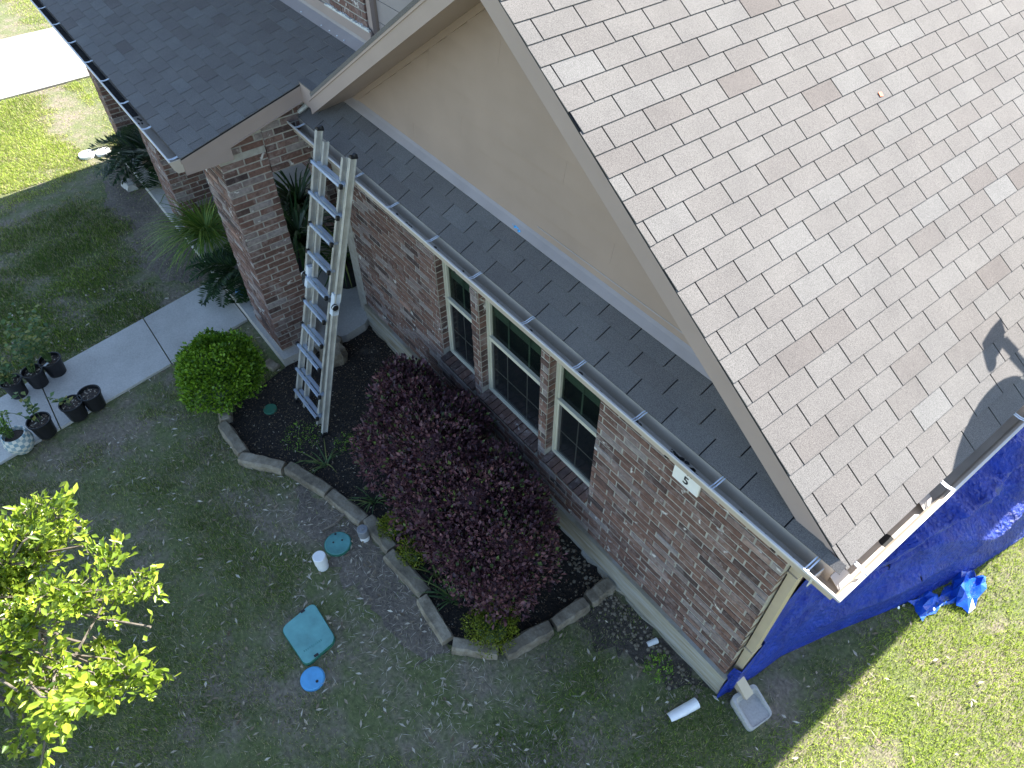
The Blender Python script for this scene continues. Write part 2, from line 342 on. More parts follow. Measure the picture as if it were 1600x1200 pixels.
# front wall backing (mortar), with openings
wb = MB(); xs = sorted([-5.79, 0.0] + [o[0] for o in OPEN] + [o[1] for o in OPEN])
for a, b in zip(xs[:-1], xs[1:]):
    hole = any(abs(a - o[0]) < 1e-6 for o in OPEN)
    if hole: wb.box((a, 0.006, ZF + 0.001), (b, 0.2, 0.80)); wb.box((a, 0.006, 2.34), (b, 0.2, ZT + 0.2))
    else: wb.box((a, 0.006, ZF + 0.001), (b, 0.2, ZT + 0.2))
front_wall = wb.build('front_wall', 'mortar', house)
side_wall = MB().box((-0.2, 0.201, ZF + 0.001), (-0.006, 9.0, ZT)).box((-0.2, 0.007, ZF+0.001), (-0.0061, 0.2009, ZT)).build('side_wall', 'mortar', house)
def pier_core(name, x0, x1, y0, y1, z0, z1): return MB().box((x0+0.006, y0+0.006, z0), (x1-0.006, y1-0.006, z1)).build(name, 'mortar', house)
MB().box((-5.80, 8.8, 0), (-0.01, 9.0, 2.68)).box((-5.80, 1.31, 0), (-5.6, 8.79, 2.68)).build('rear_wall', 'mortar', house)
ZP = 0.12
PIERS = [(-6.62, -5.87), (-9.60, -8.87), (-11.98, -11.56)]
pier_objs = [pier_core('porch_pier', a, b, -1.155, -0.68, ZP, 2.66) for a, b in PIERS]
beam_s = MB().box((-6.17, -0.674, 2.36), (-5.876, 0.0, 3.0)).box((-6.17, -1.149, 2.661), (-5.876, -0.68, 2.86)).build('porch_side_beam', 'mortar', house)
beam_f = MB().box((-8.876, -1.149, 2.36), (-6.62, -0.686, 2.75)).box((-11.556, -1.149, 2.36), (-9.60, -0.686, 2.75)).build('porch_front_beam', 'mortar', house)
back_wall = MB().box((-11.85, 1.006, ZP), (-5.8, 1.3, 3.3)).box((-6.0, 0.0, ZP), (-5.795, 1.0, 3.0)).build('entry_wall', 'mortar', house)
entry_pier = pier_core('entry_pier', -7.75, -7.35, 0.40, 0.995, ZP, 2.7)
MB().box((-6.95, 0.985, ZP), (-6.05, 1.0, 2.2)).build('front_door', 'door_dark', house)
up_wall = MB().box((-11.7, 0.506, 3.30), (-5.686, 0.7, 5.9)).build('upper_wall', 'mortar', house)

BH, BL, BC, BP = 0.0575, 0.224, 0.0725, 0.240
def brick_mesh(L):
    h = BH; c = 0.003; d = 0.05; x = L/2
    V = [(-x,d,0),(x,d,0),(x,d,h),(-x,d,h), (-x,c,0),(x,c,0),(x,c,h),(-x,c,h), (-x+c,0,c),(x-c,0,c),(x-c,0,h-c),(-x+c,0,h-c)]
    F = []
    for a, b in ((0, 4), (4, 8)):
        for k in range(4): F.append((a+k, a+(k+1) % 4, b+(k+1) % 4, b+k))
    F.append((8, 9, 10, 11)); return V, F
BRICKS = []   # (center-left pos, length, angle, parent, tone, weight)
def lay_bricks(parent, p0, ang, length, z0, z1, holes=(), phase=0.0, show=1.0):
    n = int((z1 - z0) / BC); ca, sa = math.cos(ang), math.sin(ang)
    nrm = np.array([sa, -ca, 0])
    for c in range(n):
        z = z0 + c*BC + 0.0055
        x = -(0.155 if (c + int(phase*2)) % 2 else 0.0)
        segs = [(0.0, length)]
        for h0, h1, hz0, hz1 in holes:
            if z + BH > hz0 and z < hz1:
                ns = []
                for a, b in segs:
                    if h1 <= a or h0 >= b: ns.append((a, b)); continue
                    if h0 > a: ns.append((a, h0))
                    if h1 < b: ns.append((h1, b))
                segs = ns
        while x < length:
            jw = random.uniform(.006, .010); a0, b0 = x + jw, x + BP - jw
            for a, b in segs:
                aa, bb = max(a0, a + 0.001), min(b0, b - 0.001)
                if bb - aa < 0.02: continue
                u = length - (aa + bb) / 2          # measured from the far end so that courses lock at the corner
                if segs != [(0.0, length)]: pass
                P = np.array([p0[0] + ca*u, p0[1] + sa*u, z + random.uniform(-0.0015, 0.0015)])
                P = P + nrm * random.uniform(-0.002, 0.003)
                d = CAM - P; r = np.linalg.norm(d); face = (d @ nrm) / r
                wgt = show * (bb - aa) * BH * face / r**2 if face > 0 and in_view(P, 0) else 0.0
                t = random.choice([random.uniform(0, .35), random.uniform(.2, .62), random.uniform(.3, .6), random.uniform(.6, .9), random.uniform(.3, .97)])
                BRICKS.append((P, bb - aa, ang, parent, t, wgt))
            x += BP
def mirror_holes(hs, length, x0): return [(length - (b - x0), length - (a - x0), z0, z1) for a, b, z0, z1 in hs]
lay_bricks(front_wall, (-5.79, 0.0), 0.0, 5.79, ZF, ZT + 0.1, mirror_holes([(o[0], o[1], 0.80 - BC*0.9, 2.34) for o in OPEN], 5.79, -5.79))
lay_bricks(side_wall, (0.0, 0.0), math.pi/2, 4.0, ZF, ZT, phase=0.5, show=0.25)
for o in OPEN:   # reveals facing +X: one header per course
    pass
    for c in range(int((2.34 - 0.90)/BC)):
        BRICKS.append((np.array([o[0] + 0.007, 0.068, ZF + (c+8)*BC + 0.0055]), 0.108, math.pi/2, front_wall, random.uniform(.05, .6), 4e-5))
for (a, b), po in zip(PIERS, pier_objs):
    s = 1.0 if po is pier_objs[0] else 0.3
    lay_bricks(po, (a, -1.155), 0.0, b - a, ZP + 0.02, 2.66, show=s)
    lay_bricks(po, (b, -1.155), math.pi/2, 0.475, ZP + 0.02, 2.66, phase=0.5, show=s)
lay_bricks(beam_s, (-5.87, -0.68), math.pi/2, 0.68, 2.366, 2.98, show=0.4)
lay_bricks(beam_s, (-5.87, -1.155), math.pi/2, 0.475, 2.662, 2.86, show=0.4)
lay_bricks(beam_f, (-8.87, -1.155), 0.0, 2.25, 2.366, 2.74, show=0.1); lay_bricks(beam_f, (-11.56, -1.155), 0.0, 1.96, 2.366, 2.74, show=0.1)
lay_bricks(back_wall, (-11.8, 1.0), 0.0, 5.9, ZP, 3.2, mirror_holes([(-6.95, -6.05, 0, 2.2)], 5.9, -11.8), show=0.05)
lay_bricks(entry_pier, (-7.75, 0.40), 0.0, 0.40, ZP, 2.7, show=0.1); lay_bricks(entry_pier, (-7.35, 0.40), math.pi/2, 0.59, ZP, 2.7, phase=0.5, show=0.1)
lay_bricks(up_wall, (-11.7, 0.5), 0.0, 6.02, 3.53, 5.85, show=0.5); lay_bricks(up_wall, (-5.68, 0.5), math.pi/2, 0.2, 3.53, 5.85, phase=0.5, show=0.1)
# window sills: rowlock bricks, sloping out
for o in OPEN:
    k = int(round((o[1] - o[0]) / 0.078)); w_ = (o[1] - o[0]) / k
    for i in range(k): BRICKS.append((np.array([o[0] + (i + .5)*w_, -0.03, 0.765]), w_ - 0.010, 'sill', front_wall, random.uniform(0.0, 0.3), 0.002))
# keep bricks behind the purple shrub and gutter out of the largest list
def bweight(b):
    P = b[0]; wg = b[5]
    if b[3] is front_wall and -4.2 < P[0] < -1.9 and P[2] < 0.95: wg *= 0.1
    if b[3] is front_wall and P[2] > 2.25: wg = 0
    return wg
BRICKS.sort(key=bweight, reverse=True)
bm_full = bpy.data.meshes.new('brick'); v, f = brick_mesh(BL); bm_full.from_pydata(v, [], f); bm_full.materials.append(MATS['brick'])
bm_half = bpy.data.meshes.new('half_brick'); v, f = brick_mesh(0.115); bm_half.from_pydata(v, [], f); bm_half.materials.append(MATS['brick'])
sm_ = MB().box((-0.5, 0, 0), (0.5, 0.13, 0.045)); bm_sill = bpy.data.meshes.new('sill_brick'); bm_sill.from_pydata(sm_.V, [], sm_.F); bm_sill.materials.append(MATS['brick'])
JV, JF, JT = [], [], []
for i, (P, L, ang, par, t, wg) in enumerate(BRICKS):
    if ang == 'sill' or i < 300:
        me = bm_sill if ang == 'sill' else (bm_full if L > 0.18 else bm_half)
        o = link('sill_brick' if ang == 'sill' else 'brick', me, P, par); o.color = (t, t, t, 1)
        if ang == 'sill': o.scale = (L, 1, 1); o.rotation_euler = (0.22, 0, 0)
        else: o.rotation_euler = (0, 0, ang); o.scale = (L / (BL if L > 0.18 else 0.115), 1, 1)
    else:
        v, f = brick_mesh(L); v = np.array(v); ca, sa = math.cos(ang), math.sin(ang)
        v = np.stack([v[:,0]*ca - v[:,1]*sa, v[:,0]*sa + v[:,1]*ca, v[:,2]], 1) + P
        b = len(JV)*12; JV.append(v); JF += [tuple(k + b for k in q) for q in f]; JT += [t] * len(f)
mk('brick_courses', np.concatenate(JV), JF, 'brick', house, JT)['kind'] = 'stuff'

# ---- roofs
PM = 0.667; cM = 1/math.hypot(1, PM); sM = PM*cM
XE, ZE = 0.328, 2.845; YR = -0.25; XA = -2.858; ZA = ZE + PM*(XE - XA); YB = 9.0
def deck(name, quad, th, mat='asphalt_felt'):
    q = [np.array(p, float) for p in quad]; n_ = np.cross(q[1]-q[0], q[-1]-q[0]); n_ /= np.linalg.norm(n_)
    return MB().prism(q, -n_*th).build(name, mat, house)
main_roof = deck('main_roof', [(XE-0.004, YR+0.004, ZE-0.003), (XE-0.004, YB, ZE-0.003), (XA, YB, ZA-0.003), (XA, YR+0.004, ZA-0.003)], 0.012)
left_roof = deck('left_roof_slope', [(XA-0.001, YR+0.003, ZA), (XA-0.001, YB, ZA), (-5.55, YB, ZA - PM*(-XA+5.55)*1.0 if False else ZA - PM*(5.55+XA)), (-5.55, YR+0.003, ZA - PM*(5.55+XA))], 0.03, 'shingle')
PS = 0.5; cS = 1/math.hypot(1, PS); sS = PS*cS; YS, ZS = -0.300, 2.845; SS = 0.475
skirt = deck('skirt_roof', [(-5.86, YS+0.003, ZS-0.003), (0.325, YS+0.003, ZS-0.003), (0.325-0.75*SS*cS, YS+SS*cS, ZS+SS*sS-0.003), (-5.86, YS+SS*cS, ZS+SS*sS-0.003)], 0.02)
PPt = 0.262; cP = 1/math.hypot(1, PPt); sP = PPt*cP; YP, ZPR = -1.497, 2.853; SP = 2.12; XPR = -5.76
porch_roof = deck('porch_roof', [(-12.0, YP+0.003, ZPR-0.003), (XPR-0.003, YP+0.003, ZPR-0.003), (XPR-0.003, YP+1.397*cP, ZPR+1.397*sP-0.003), (-5.42, YP+1.397*cP, ZPR+1.397*sP-0.003), (-5.42, YP+1.68*cP, ZPR+1.68*sP-0.003), (-5.2, YP+1.68*cP, ZPR+1.68*sP-0.003), (-5.2, YP+SP*cP, ZPR+SP*sP-0.003), (-12.0, YP+SP*cP, ZPR+SP*sP-0.003)], 0.025)
TABW, EXPO = 0.3048, 0.1397
def tab_mesh():
    x = 0.5; L = EXPO + 0.014; h0 = 0.0085; h1 = 0.0015
    V = [(-x,0,0),(x,0,0),(x,L,0),(-x,L,0),(-x,0,h0),(x,0,h0),(x,L,h1),(-x,L,h1)]
    return V, [(3,2,1,0),(4,5,6,7),(0,1,5,4),(1,2,6,5),(2,3,7,6),(3,0,4,7)]
TABS = []
def lay_tabs(parent, org, ex, eu, en, w0, w1f, s1, phase, shift, show=1.0, hide=None):
    ex, eu, en, org = map(np.array, (ex, eu, en, org)); r = 0
    while r*EXPO < s1 - 0.03:
        w1 = w1f(r*EXPO) if callable(w1f) else w1f; ph = phase + shift*r; k0 = math.floor((w0 - ph)/TABW); x = ph + k0*TABW
        jit = random.uniform(-0.004, 0.004)
        while x < w1:
            a, b = max(x + 0.0045 + jit, w0 + random.uniform(-.004, .002)), min(x + TABW - 0.0045 + jit, w1)
            if b - a > 0.012:
                P = org + ex*((a+b)/2) + eu*(r*EXPO + random.uniform(-0.0015, 0.0015)) 
                d = CAM - P; q = np.linalg.norm(d); face = d @ en / q
                wg = show*(b-a)*face/q**2 if face > 0 and in_view(P + eu*0.07, 0) else 0
                if hide and hide(P): wg = 0
                TABS.append((P, b - a, ex, eu, en, parent, float(np.clip(rng.normal(0.5, 0.15) if random.random() < .955 else random.choice([random.uniform(0,.15), random.uniform(.8,.92)]), 0, 1)), wg))
            x += TABW
        r += 1
lay_tabs(main_roof, (XE, 0, ZE), (0,1,0), (-cM,0,sM), (sM,0,cM), YR, YB, (XE-XA)/cM, 0.385, -0.129)
lay_tabs(skirt, (0, YS, ZS), (1,0,0), (0,cS,sS), (0,-sS,cS), -5.86, lambda s: 0.325 - 0.75*(s + EXPO)*cS, SS-0.03, -3.07, -0.129, 1.0, lambda P: P[0] > -0.2)
lay_tabs(porch_roof, (0, YP, ZPR), (1,0,0), (0,cP,sP), (0,-sP,cP), -12.0, lambda s: XPR if s < 1.36 else (-5.42 if s < 1.66 else -5.2), SP-0.02, -6.05, -0.129, 1.2)
TABS.sort(key=lambda t: -t[7])
tm = bpy.data.meshes.new('shingle'); tv, tf = tab_mesh(); tm.from_pydata(tv, [], tf); tm.materials.append(MATS['shingle'])
JV, JF, JT = [], [], []
for i, (P, wd, ex, eu, en, par, t, wg) in enumerate(TABS):
    if i < 300:
        o = link('shingle', tm, P, par); o.rotation_euler = Matrix((ex, eu, en)).transposed().to_euler(); o.scale = (wd, 1, 1); o.color = (t, t, t, 1)
    else:
        v = np.array(tv); v = P + v[:,:1]*wd*ex + v[:,1:2]*eu + v[:,2:]*en
        b = len(JV)*8; JV.append(v); JF += [tuple(k+b for k in q) for q in tf]; JT += [t]*6
mk('shingle_courses', np.concatenate(JV), JF, 'shingle', house, JT)['kind'] = 'stuff'
# corner hip piece where the skirt turns
MB().prism([(0.215, -0.304, 2.8505), (0.324, -0.306, 2.850), (0.322, -0.2525, 2.876), (0.213, -0.2525, 2.876)], (0, -0.003, 0.006), 0.5).build('hip_shingle', 'shingle', house)

# ---- gable: siding planks, rakes, soffits
YG = 0.13
def gz(x): return ZA - 0.19 - PM*abs(x - XA)           # underside of the rake soffit on the gable wall
mk('gable_sheathing', [(-5.7, YG+0.03, 2.9), (0.0, YG+0.03, 2.9), (XA+(ZA-2.9)/PM*0+2.858, YG+0.03, 2.95), (XA, YG+0.03, ZA-0.06), (-5.7, YG+0.03, 3.0)], [(0,1,2,3,4)], 'tan_siding', house)
z = 3.10; k = 0
while z < ZA - 0.22:
    z1 = min(z + 0.178, ZA - 0.20); hw = (ZA - 0.17 - z)/PM; hw1 = max((ZA - 0.17 - z1)/PM, 0.01)
    cuts = [XA - hw, XA + hw]
    if k < 7: cuts.insert(1, [-4.35, -1.9, -3.6, -2.4, -4.0, -2.0, -3.1][k])
    for a, b in zip(cuts[:-1], cuts[1:]):
        a2 = a + (0.0006 if a != cuts[0] else 0); b2 = b - (0.0006 if b != cuts[-1] else 0)
        ta = max(a2, XA - hw1) if a == cuts[0] else a2; tb = min(b2, XA + hw1) if b == cuts[-1] else b2
        y0, y1 = YG - 0.020, YG + 0.012
        MB().add([(a2,y0,z),(b2,y0,z),(tb,y1,z1+0.012),(ta,y1,z1+0.012),(a2,YG+0.028,z),(b2,YG+0.028,z),(tb,YG+0.028,z1+0.012),(ta,YG+0.028,z1+0.012)],
                 [(0,1,2,3),(7,6,5,4),(1,0,4,5),(2,1,5,6),(3,2,6,7),(0,3,7,4)]).build('siding_plank', 'tan_siding', house)
    z = z1; k += 1
for sgn, xe in ((1, 0.30), (-1, -5.62)):
    zt = lambda x: ZA - PM*abs(x - XA)
    a, b = XA, xe
    off = 0.012
    # shingle overhang strip is the roof itself; fascia board, drip trim and soffit
    MB().prism([(a, YR+0.012, zt(a)-0.018), (b, YR+0.012, zt(b)-0.018), (b, YR+0.012, zt(b)-0.185), (a, YR+0.012, zt(a)-0.185)], (0, 0.022, 0)).build('rake_fascia', 'tan_paint', house)
    MB().prism([(a, YR+0.0045, zt(a)-0.0165), (b, YR+0.0045, zt(b)-0.0165), (b, YR+0.0045, zt(b)-0.058), (a, YR+0.0045, zt(a)-0.058)], (0, 0.007, 0)).build('drip_trim', 'tan_paint', house)
    MB().prism([(a, YR+0.035, zt(a)-0.165), (b, YR+0.035, zt(b)-0.165), (b, YR+0.035, zt(b)-0.178), (a, YR+0.035, zt(a)-0.178)], (0, 0.36, 0)).build('rake_soffit', 'tan_paint', house)
    MB().prism([(a, YG-0.02, zt(a)-0.179), (b, YG-0.02, zt(b)-0.179), (b, YG-0.02, zt(b)-0.235), (a, YG-0.02, zt(a)-0.235)], (0, 0.013, 0)).build('frieze_board', 'tan_siding', house)
# apron flashing between skirt and gable: overlapping lengths
for a, b, e in ((-5.80, -2.62, 0.0), (-2.66, -0.17, 0.003)):
    y0, y1 = 0.052 - e, YG - 0.010 - e; z0 = ZS + (y0 - YS)*PS + 0.013 + e; z1 = ZS + (y1 - YS)*PS + 0.016 + e; zt_ = 3.150 + e
    V = []; 
    for x in (a, b): V += [(x,y0,z0),(x,y1-0.02,z1),(x,y1,z1+0.02),(x,y1,zt_),(x,y1+0.004,zt_),(x,y1+0.004,z1-0.002),(x,y0,z0-0.004)]
    mk('apron_flashing', V, [(i, (i+1) % 7, 7+(i+1) % 7, 7+i) for i in range(7)] + [tuple(range(7))[::-1], tuple(range(7, 14))], 'flashing_metal', house)
for dx, dy in ((0, 0), (0.035, 0.012), (0.06, 0.005), (0.09, 0.02)):
    x = -2.905 + dx; y = 0.085 - dy; zc = ZS + (y - YS)*PS + 0.0175
    MB().prism([(x-0.018, y, zc), (x+0.005, y-0.012*cS, zc-0.006), (x+0.02, y+0.003, zc+0.0015), (x, y+0.013*cS, zc+0.0065)], (0, -0.001, 0.0025)).build('chalk_mark', 'blue_chalk', house)
for x, y in ((-1.446, 2.002),):
    zc = ZE + PM*(XE - x) + 0.011
    MB().prism([(x-0.018*cM, y-0.012, zc+0.018*sM), (x+0.015*cM, y-0.016, zc-0.015*sM), (x+0.018*cM, y+0.012, zc-0.018*sM), (x-0.012*cM, y+0.017, zc+0.012*sM)], (0.002, 0, 0.003)).build('paint_mark', 'orange_paint', house)

# ---- eaves, gutters
ZL = 2.827
MB().box((-5.80, -0.288, 2.67), (0.288, -0.268, 2.835)).box((0.268, -0.266, 2.67), (0.2879, 9.0, 2.834)).build('eave_fascia', 'tan_paint', house)
MB().box((-5.80, -0.267, 2.672), (0.267, 0.0, 2.684)).box((0.001, 0.001, 2.672), (0.266, 9.0, 2.684)).build('eave_soffit', 'tan_paint', house)
def gutter_profile(z):
    o = [(0.0, z+0.004), (0.0, z-0.118), (0.078, z-0.118), (0.082, z-0.085), (0.096, z-0.046), (0.122, z-0.020), (0.124, z), (0.112, z+0.001)]
    i = [(0.112, z-0.004), (0.121, z-0.004), (0.119, z-0.018), (0.093, z-0.044), (0.079, z-0.084), (0.075, z-0.1155), (0.0025, z-0.1155), (0.0025, z+0.004)]
    return o + i
def lip_profile(z): return [(0.1245, z+0.004), (0.1265, z+0.001), (0.1265, z-0.010), (0.1245, z-0.012), (0.112, z+0.001), (0.112, z+0.004)]
def gutter(name, path, z, parts):
    g = mk(name, *sweep(gutter_profile(z), path), 'gutter_paint', house)
    mk('gutter_lip', *sweep(lip_profile(z), path), 'gutter_lip_white', g)
    for p, d in parts:      # hanger straps: p on the back line, d outward
        p = np.array(p); d = np.array(d); s_d = np.array([-d[1], d[0]])*0.012; m = MB()
        for a0, a1, za, zb in ((-0.012, 0.03, 0.008, 0.006), (0.03, 0.08, 0.006, -0.002), (0.08, 0.124, -0.002, 0.006)):
            q0 = p + d*a0; q1 = p + d*a1
            for off, w_ in ((-1.0, 0.62), (0.38, 0.62)):
                e = s_d*off; f_ = s_d*w_
                m.add([(*(q0+e), z+za), (*(q0+e+f_), z+za), (*(q1+e+f_), z+zb), (*(q1+e), z+zb), (*(q0+e), z+za+.004), (*(q0+e+f_), z+za+.004), (*(q1+e+f_), z+zb+.004), (*(q1+e), z+zb+.004)],
                      [(3,2,1,0),(4,5,6,7),(0,1,5,4),(1,2,6,5),(2,3,7,6),(3,0,4,7)])
        m.build('gutter_bracket', 'galvanised', g)
    return g
fb = [-5.70, -4.571, -3.983, -3.385, -2.806, -2.177, -1.631, -1.073, -0.445, 0.20]
g1 = gutter('house_gutter', [(-5.86, -0.2885), (0.2885, -0.2885), (0.2885, 9.0)], ZL,
            [((x, -0.2885), (0, -1)) for x in fb] + [((0.2885, y), (1, 0)) for y in (-0.17, 0.66, 1.485, 2.1, 2.7, 3.3)])
fp = [-10.99, -10.39, -9.74, -9.07, -8.415, -7.836, -7.197, -6.535, -5.83]
g2 = gutter('porch_gutter', [(-12.0, -1.468), (-5.78, -1.468)], 2.842, [((x, -1.468), (0, -1)) for x in fp])
MB().box((-11.97, -1.467, 2.69), (-5.80, -1.447, 2.845)).build('porch_eave_fascia', 'tan_paint', house)
MB().box((-11.97, -1.446, 2.692), (-5.80, -1.16, 2.703)).build('porch_soffit', 'tan_paint', house)
MB().prism([(-5.7805, -1.60, 2.845), (-5.7805, -1.47, 2.848), (-5.7805, -1.47, 2.722), (-5.7805, -1.55, 2.722), (-5.7805, -1.575, 2.76)], (0.004, 0, 0)).build('gutter_end_cap', 'gutter_paint', g2)
# sediment, debris and the round outlet
def debris(parent, x0, x1, y, z, n, w=0.03):
    m = MB()
    for _ in range(n):
        x = random.uniform(x0, x1); yy = y + random.uniform(-w, w); s = random.uniform(0.008, 0.03); a = random.uniform(0, 6.28)
        m.prism([(x + s*math.cos(a+t)*random.uniform(.5, 1), yy + s*0.5*math.sin(a+t)*random.uniform(.6, 1), z) for t in (0, 1.1, 2.3, 3.2, 4.3, 5.4)], (0, 0, 0.004))
    m.build('gutter_debris', 'gutter_dirt', parent)['kind'] = 'stuff'
debris(g1, -5.8, 0.2, -0.335, ZL-0.1153, 60); debris(g1, -0.86, -0.6, -0.335, ZL-0.1145, 55, 0.034); debris(g1, -3.85, -3.75, -0.335, ZL-0.115, 14, 0.02); debris(g2, -12, -6.9, -1.515, 2.842-0.1153, 160, 0.034)
mk('gutter_stain', *(lambda m: (m.V, m.F))(MB().box((-11.97, -1.545, 2.842-0.1152), (-7.1, -1.472, 2.842-0.1148))), 'gutter_dirt', g2)
MB().lathe((0.347, 0.173, ZL-0.1152), [(0.047, 0.0), (0.047, 0.0015)], 24).build('outlet_hole', 'dark_room', g1)
MB().lathe((0.347, 0.173, ZL-0.1152), [(0.055, 0.0), (0.055, 0.0008)], 24).build('outlet_rim', 'gutter_paint', g1)
# corner splash guards folded up inside the sunlit gutter
for y0, y1 in ((-0.30, -0.185), (0.50, 0.60)):
    MB().obox((0.292, y0, ZL-0.05), (0.075, 0, -0.052), (0, y1-y0, 0), (0.002, 0, 0.003)).build('splash_guard', 'gutter_lip_white', g1)
MB().obox((0.243, -0.405, ZL-0.11), (0.004, 0.10, 0), (0.004, 0, 0), (0, 0, 0.09)).build('corner_seal', 'caulk', g1)
# caulk blob at porch end, kick-out
MB().tube([(-5.83, -0.04, 3.00), (-5.84, -0.16, 2.945), (-5.86, -0.28, 2.88)], [0.02, 0.026, 0.018], 6).build('kickout_flashing', 'caulk', house)
# ---- porch roof trims
def prz(y): return ZPR + PPt*(y - YP)
for (yA, yB_, dz0, dz1, x0, th, nm) in ((-1.49, -0.135, -0.02, -0.175, XPR-0.030, 0.020, 'porch_rake_fascia'), (-1.50, -0.14, -0.016, -0.05, XPR-0.0095, 0.007, 'porch_drip_trim')):
    MB().prism([(x0, yA, prz(yA)+dz0), (x0, yB_, prz(yB_)+dz0), (x0, yB_, prz(yB_)+dz1), (x0, yA, prz(yA)+dz1)], (th, 0, 0)).build(nm, 'tan_paint', house)
MB().box((XPR-0.012, -0.2375, 3.00), (-5.55, -0.216, 3.20)).build('fascia_return', 'tan_paint', house)
MB().box((XPR-0.02, -0.243, 3.203), (-5.50, -0.13, 3.214)).build('ridge_cap', 'shingle', house)
MB().prism([(XPR-0.036, -1.49, 2.68), (XPR-0.036, -1.03, 2.68), (XPR-0.036, -1.03, 2.80), (XPR-0.036, -1.49, 2.83)], (0.022, 0, 0)).build('boxed_return', 'tan_paint', house)
MB().box((-5.865, -1.445, 2.68), (XPR-0.037, -1.156, 2.691)).build('return_soffit', 'tan_paint', house)
MB().prism([(-5.868, -1.0, prz(-1.0)-0.16), (-5.868, -0.2, prz(-0.2)-0.16), (-5.868, -0.2, prz(-0.2)-0.168), (-5.868, -1.0, prz(-1.0)-0.168)], (0.105, 0, 0)).build('porch_rake_soffit', 'tan_paint', house)
# flashing, trim board and wall above the porch roof
MB().add([(-11.8,0.36,prz(.36)+.012),(-5.5,0.36,prz(.36)+.012),(-5.5,0.478,prz(.478)+.016),(-11.8,0.478,prz(.478)+.016),(-11.8,0.482,3.42),(-5.5,0.482,3.42)], [(0,1,2,3),(3,2,5,4)]).build('porch_flashing', 'flashing_metal', house)
for x in (-5.98, -6.12, -6.28, -6.45, -6.9, -7.4): MB().lathe((x, 0.385, prz(.385)+0.013), [(0.009, 0), (0.006, 0.006)], 8).build('roofing_nail', 'galvanised', house)
MB().box((-11.7, 0.484, 3.385), (-5.60, 0.505, 3.525)).build('trim_board', 'tan_paint', house)
cb = MB()
for k in range(26): x = -6.5 + k*0.034; cb.prism([(x, 0.478, 3.520), (x+0.036, 0.476, 3.518), (x+0.034, 0.478, 3.530 + random.uniform(0, .022)), (x, 0.478, 3.530 + random.uniform(0, .022))], (0, 0.024, 0))
cb.build('caulk_line', 'caulk', house)
MB().box((-5.679, 0.52, 3.42), (-5.60, 0.56, 5.9)).build('corner_board', 'tan_paint', house)
for k in range(14): MB().box((-5.595, 0.585 - 0.0, 3.0 + k*0.2), (-3.2, 0.62, 3.0 + k*0.2 + 0.194)).build('upper_siding_plank', 'flashing_metal', house)
MB().box((-5.64, 0.56, 3.0), (-5.60, 3.0, 5.9)).build('upper_side_wall', 'tan_siding', house)
# upper storey roof (above the frame, throws the shade over the porch)
deck('upper_roof', [(-11.95, 0.05, 5.75), (-3.0, 0.05, 5.75), (-3.0, 4.2, 8.1), (-11.95, 4.2, 8.1)], 0.05, 'shingle')
deck('upper_roof', [(-3.0, 8.35, 5.75), (-11.95, 8.35, 5.75), (-11.95, 4.2, 8.1), (-3.0, 4.2, 8.1)], 0.05, 'shingle')
MB().prism([(-11.88, 0.71, 0.0), (-11.88, 8.0, 0.0), (-11.88, 8.0, 5.8), (-11.88, 4.2, 7.95), (-11.88, 0.71, 5.95)], (0.2, 0, 0)).build('upper_end_wall', 'tan_siding', house)
MB().prism([(-3.25, 0.71, 3.0), (-3.25, 8.0, 3.0), (-3.25, 8.0, 5.8), (-3.25, 4.2, 7.95), (-3.25, 0.71, 5.95)], (0.2, 0, 0)).build('upper_end_wall', 'tan_siding', house)
# ---- porch slab
ps = MB().prism([(-12.05, -1.24, -0.05), (-5.74, -1.21, -0.05), (-5.73, -0.60, -0.05), (-5.66, -0.40, -0.05), (-5.70, -0.12, -0.05), (-5.795, 0.0, -0.05), (-5.795, 1.0, -0.05), (-12.05, 1.0, -0.05)], (0, 0, ZP + 0.05))
tag(ps.build('porch_slab', 'concrete'), kind='structure')

